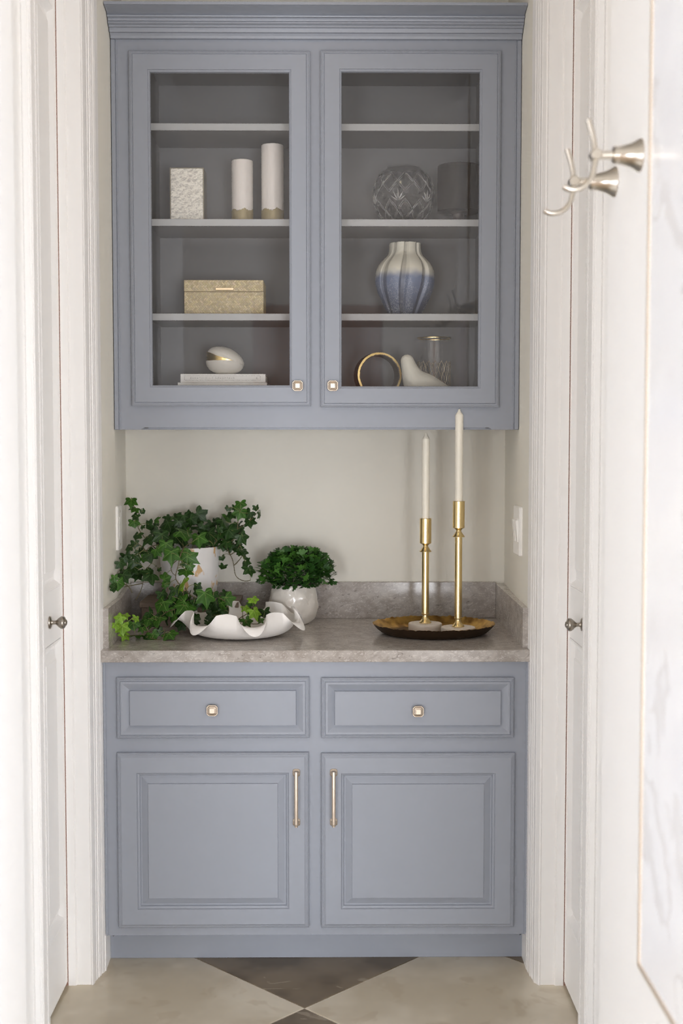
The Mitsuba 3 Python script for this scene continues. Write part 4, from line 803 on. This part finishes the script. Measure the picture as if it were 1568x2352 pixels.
t = thing('ruffled_bowl', 'white matte bowl with a curled petal rim on the counter', 'bowl')
def ruffled():
    cx, cy, H = -0.2780, 3.836, 0.074
    n, k = 336, 44
    ph = math.radians(286)
    def pt(th, s, off):
        # s from 0 (centre of the foot) to 1 (rim)
        c = math.cos(7 * (th - ph)); lip = max(0.0, (c + 0.25) / 1.25) ** 0.9; crest = max(0.0, -c)
        a = s * 1.62                                             # a rounded belly that turns upright at the rim
        r = 0.176 * math.sin(min(a, 1.5)) ** 0.62 if s > 0 else 0.0
        z = 0.0755 * (1 - math.cos(a)) ** 1.45
        w = max(0.0, (s - 0.66) / 0.34)
        r += 0.040 * lip * w ** 1.5 - 0.014 * crest * w ** 2
        z += -0.058 * lip * w ** 3.6 + 0.004 * lip * w + 0.006 * crest * w
        r -= off * math.sin(min(a, 1.5)); z += off * math.cos(min(a, 1.5))
        return (cx + r * math.cos(th), cy + r * math.sin(th), CT + max(0.0002, z))
    rows = [(i / k, 0.0) for i in range(k + 1)] + [(i / k, 0.0036) for i in range(k, -1, -1)]
    V = [pt(j * 2 * math.pi / n, s, o) for s, o in rows for j in range(n)]
    F = []
    for i in range(len(rows) - 1):
        for j in range(n):
            j2 = (j + 1) % n; F += [(i * n + j, i * n + j2, (i + 1) * n + j2), (i * n + j, (i + 1) * n + j2, (i + 1) * n + j)]
    m = tm(V, F); m.merge_vertices(); m.update_faces(m.nondegenerate_faces())
    return m
put(t + '__body', ruffled(), 'm_ceramic', 60)

p = thing('potted_fern', 'dense dark green frosty fern in a lumpy pearl-white pot', 'potted plant')
FX, FY = -0.1207, 4.078
prof = [(0.0, CT), (0.040, CT), (0.052, CT + 0.003), (0.066, CT + 0.016), (0.0745, CT + 0.038), (0.0785, CT + 0.064), (0.0775, CT + 0.088), (0.0730, CT + 0.112), (0.0685, CT + 0.128), (0.0665, CT + 0.1315), (0.0645, CT + 0.130), (0.064, CT + 0.115)]
from scipy.interpolate import PchipInterpolator
ss = np.linspace(0, 1, len(prof)); fr_, fz_ = PchipInterpolator(ss, [q[0] for q in prof]), PchipInterpolator(ss, [q[1] for q in prof])
put(p + '__pot', lathe_noise([(float(fr_(q)), float(fz_(q))) for q in np.linspace(0, 1, 48)], 96, (FX, FY, 0), 0.016, np.array([26, 26, 26.0]), 3), 'm_pearl', True)
put(p + '__soil', lathe([(0.0, CT + 0.122), (0.063, CT + 0.118)], 32, (FX, FY, 0)), 'm_soil', True)
def frond(seed):
    """A flat forking sprig, about 1 unit tall along +z, facing -y."""
    R, P = random.Random(seed), []
    def seg(a, b, w0, w1):
        a, b = np.array(a), np.array(b); d = b - a; nrm = np.array([-d[1], d[0]]) / (np.linalg.norm(d) + 1e-9)
        P.append([a - nrm * w0, a + nrm * w0, b + nrm * w1, b - nrm * w1])
        tip = b + d / np.linalg.norm(d) * w1 * 0.9
        P.append([b - nrm * w1, b + nrm * w1, tip + nrm * w1 * 0.4, tip - nrm * w1 * 0.4])
    def grow(a, ang, l, depth):
        b = (a[0] + l * math.sin(ang), a[1] + l * math.cos(ang))
        seg(a, b, 0.050, 0.050 if depth else 0.075)
        if depth:
            for s in (-1, 1): grow(b, ang + s * R.uniform(0.35, 0.75), l * R.uniform(0.62, 0.85), depth - 1)
    grow((0, 0), R.uniform(-0.15, 0.15), 0.36, 1)
    top = (0, 0.34)
    for s in (-1, 0, 1): grow((0.02 * s, 0.32), s * 0.62 + R.uniform(-0.1, 0.1), 0.26, 1)
    V, F = [], []
    for q in P:
        i = len(V)
        for a in q: V.append((a[0], 0.25 * a[0] ** 2 - 0.16 * a[1] ** 2 + R.uniform(-0.012, 0.012), a[1]))
        F += [(i, i + 1, i + 2), (i, i + 2, i + 3)]
    return tm(V, F)
FR = [{mn: mikit.ply(frond(40 + k), mn, smooth=True) for mn in ('m_fern_a', 'm_fern_b')} for k in range(6)]
frm = [frond(40 + k) for k in range(6)]
R = random.Random(21)
def fern_spot(i, total, inner=1.0):
    """A place on the dome and the frame that looks outwards from it."""
    u_ = (i + 0.5) / total
    cz = 1 - 1.52 * u_; az = i * 2.399963
    sn = math.sqrt(max(0, 1 - cz * cz))
    d = np.array([sn * math.cos(az), sn * math.sin(az), cz]); k = R.uniform(0.86, 1.10)
    q = np.array([FX + 0.009 + d[0] * 0.118 * inner * k, FY - 0.012 + d[1] * 0.108 * inner * k, CT + 0.168 + d[2] * (0.080 if d[2] > 0 else 0.118) * inner * k])
    return q, d
def fern_frame(q, d, size):
    out = d + np.array([R.gauss(0, 0.45), R.gauss(0, 0.45), R.gauss(0.1, 0.4)]); out /= np.linalg.norm(out)
    side = np.cross(out, [0, 0, 1]) + np.array([R.gauss(0, 0.5), R.gauss(0, 0.5), R.gauss(0, 0.5)]); side -= out * (side @ out); side /= np.linalg.norm(side)
    nrm = np.cross(side, out)
    M = np.eye(4); M[:3, 0], M[:3, 1], M[:3, 2], M[:3, 3] = side * size, nrm * size, out * size, q - out * size * 0.55
    return M
order = [(i,) + fern_spot(i, 470) for i in range(470)]
order = [o for o in order if o[1][1] < FY + 0.055][:300]                 # the side that shows
for i, q, d in order:
    k = num(p + '__frond')
    scene[k] = {**FR[R.randrange(6)]['m_fern_b' if R.random() < 0.45 else 'm_fern_a'], 'to_world': T(fern_frame(q, d, R.uniform(0.030, 0.048)).tolist())}
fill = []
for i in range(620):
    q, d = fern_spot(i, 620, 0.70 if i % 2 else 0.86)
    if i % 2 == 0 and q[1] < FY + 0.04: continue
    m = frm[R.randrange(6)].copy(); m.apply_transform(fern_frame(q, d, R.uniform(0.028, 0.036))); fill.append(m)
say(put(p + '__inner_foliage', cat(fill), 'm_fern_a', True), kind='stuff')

# tray, candle holders, candles
t = thing('round_tray', 'dark bronze and gold round tray with a ragged rim, under the candle holders', 'tray')
def tray_mesh(inner):
    cx, cy, n = 0.3228, 3.868, 240
    R = random.Random(9)
    jag = [0.0008 * math.sin(k * 2 * math.pi / n * 17) + 0.0007 * math.sin(k * 2 * math.pi / n * 47 + 1) + R.uniform(-0.0012, 0.0012) for k in range(n)]
    prof = [(0.0, 0.0), (0.145, 0.0), (0.155, 0.0018), (0.166, 0.008), (0.178, 0.020), (0.1905, 0.0375)]
    if inner: prof = [(0.0, 0.0055), (0.143, 0.0055), (0.153, 0.0072), (0.163, 0.0125), (0.174, 0.0225), (0.1868, 0.0378), (0.1905, 0.0377)]
    V = []
    for i, (r, z) in enumerate(prof):
        for k in range(n):
            th = k * 2 * math.pi / n; w = min(1, max(0, (z - 0.015) / 0.022))
            V.append((cx + (r + jag[k] * w * 0.6) * math.cos(th), cy + 0.87 * (r + jag[k] * w * 0.6) * math.sin(th), CT + 0.0003 + z * 0.84 + jag[k] * w))
    F = []
    for i in range(len(prof) - 1):
        for k in range(n):
            k2 = (k + 1) % n; F += [(i * n + k, i * n + k2, (i + 1) * n + k2), (i * n + k, (i + 1) * n + k2, (i + 1) * n + k)]
    m = tm(V, F); m.merge_vertices(); m.update_faces(m.nondegenerate_faces())
    return m
say(put(t + '__outside', tray_mesh(False), 'm_tray_dark', 50), 'dark bronze outside')
say(put(t + '__inside', tray_mesh(True), 'm_tray_gold', 50), 'aged gold leaf inside')

def candle_holder(x, y, zs, label, clabel, zc, lean=0.0):
    """zs: base of the stem, flare, neck, cup bottom, cup top."""
    t = thing('candle_holder', label, 'candle holder', 'brass candle holders on the tray')
    zb = CT + 0.0052
    put(t + '__base', lathe([(0.0, zb), (0.0510, zb), (0.0528, zb + 0.0015), (0.0530, zb + 0.0200), (0.0518, zb + 0.0222), (0.0505, zb + 0.0228), (0.0, zb + 0.0228)], 64, (x, y, 0)), 'm_stone', 35)
    z0 = zb + 0.0230; s0, fl, nk, cb, ct = zs
    prof = [(0.0, z0), (0.0188, z0), (0.0192, z0 + 0.0015), (0.0178, z0 + 0.0045), (0.0140, z0 + 0.0085), (0.0105, z0 + 0.0130), (0.0086, z0 + 0.0185), (0.0084, s0 - 0.0085), (0.0118, s0 - 0.0068), (0.0125, s0 - 0.0048), (0.0122, s0 - 0.0028), (0.0112, s0 - 0.0020),
            (0.0110, fl), (0.0182, fl + 0.0006), (0.0186, fl + 0.0026), (0.0165, fl + 0.0048), (0.0118, fl + 0.0115), (0.0082, nk), (0.0080, nk + 0.0035), (0.0125, cb - 0.0012), (0.0160, cb), (0.0180, cb + 0.0012), (0.0182, ct - 0.0008), (0.0176, ct), (0.0135, ct), (0.0132, ct - 0.02), (0.0, ct - 0.02)]
    put(t + '__stem', lathe(prof, 64, (x, y, 0)), 'm_brass', 32)
    c = thing('candle', clabel, 'candle', 'taper candles')
    h = zc - ct
    put(c + '__wax', lathe([(0.0, ct - 0.0195), (0.0118, ct - 0.0195), (0.0120, ct), (0.0121, ct + h * 0.3), (0.0124, zc - 0.021), (0.0110, zc - 0.0165), (0.0062, zc - 0.0095), (0.0042, zc - 0.0055), (0.0034, zc - 0.0012), (0.0018, zc), (0.0, zc)], 40, (x, y, 0)), 'm_candle', 35)
candle_holder(0.2985, 3.900, (1.0050, 1.1950, 1.2120, 1.2215, 1.3005), 'shorter brass candle holder on a stone disc, left on the tray', 'shorter white taper candle, left on the tray', 1.5675)
candle_holder(0.3935, 3.817, (1.0030, 1.2480, 1.2655, 1.2755, 1.3585), 'taller brass candle holder on a stone disc, right on the tray', 'taller white taper candle, right on the tray', 1.6400)
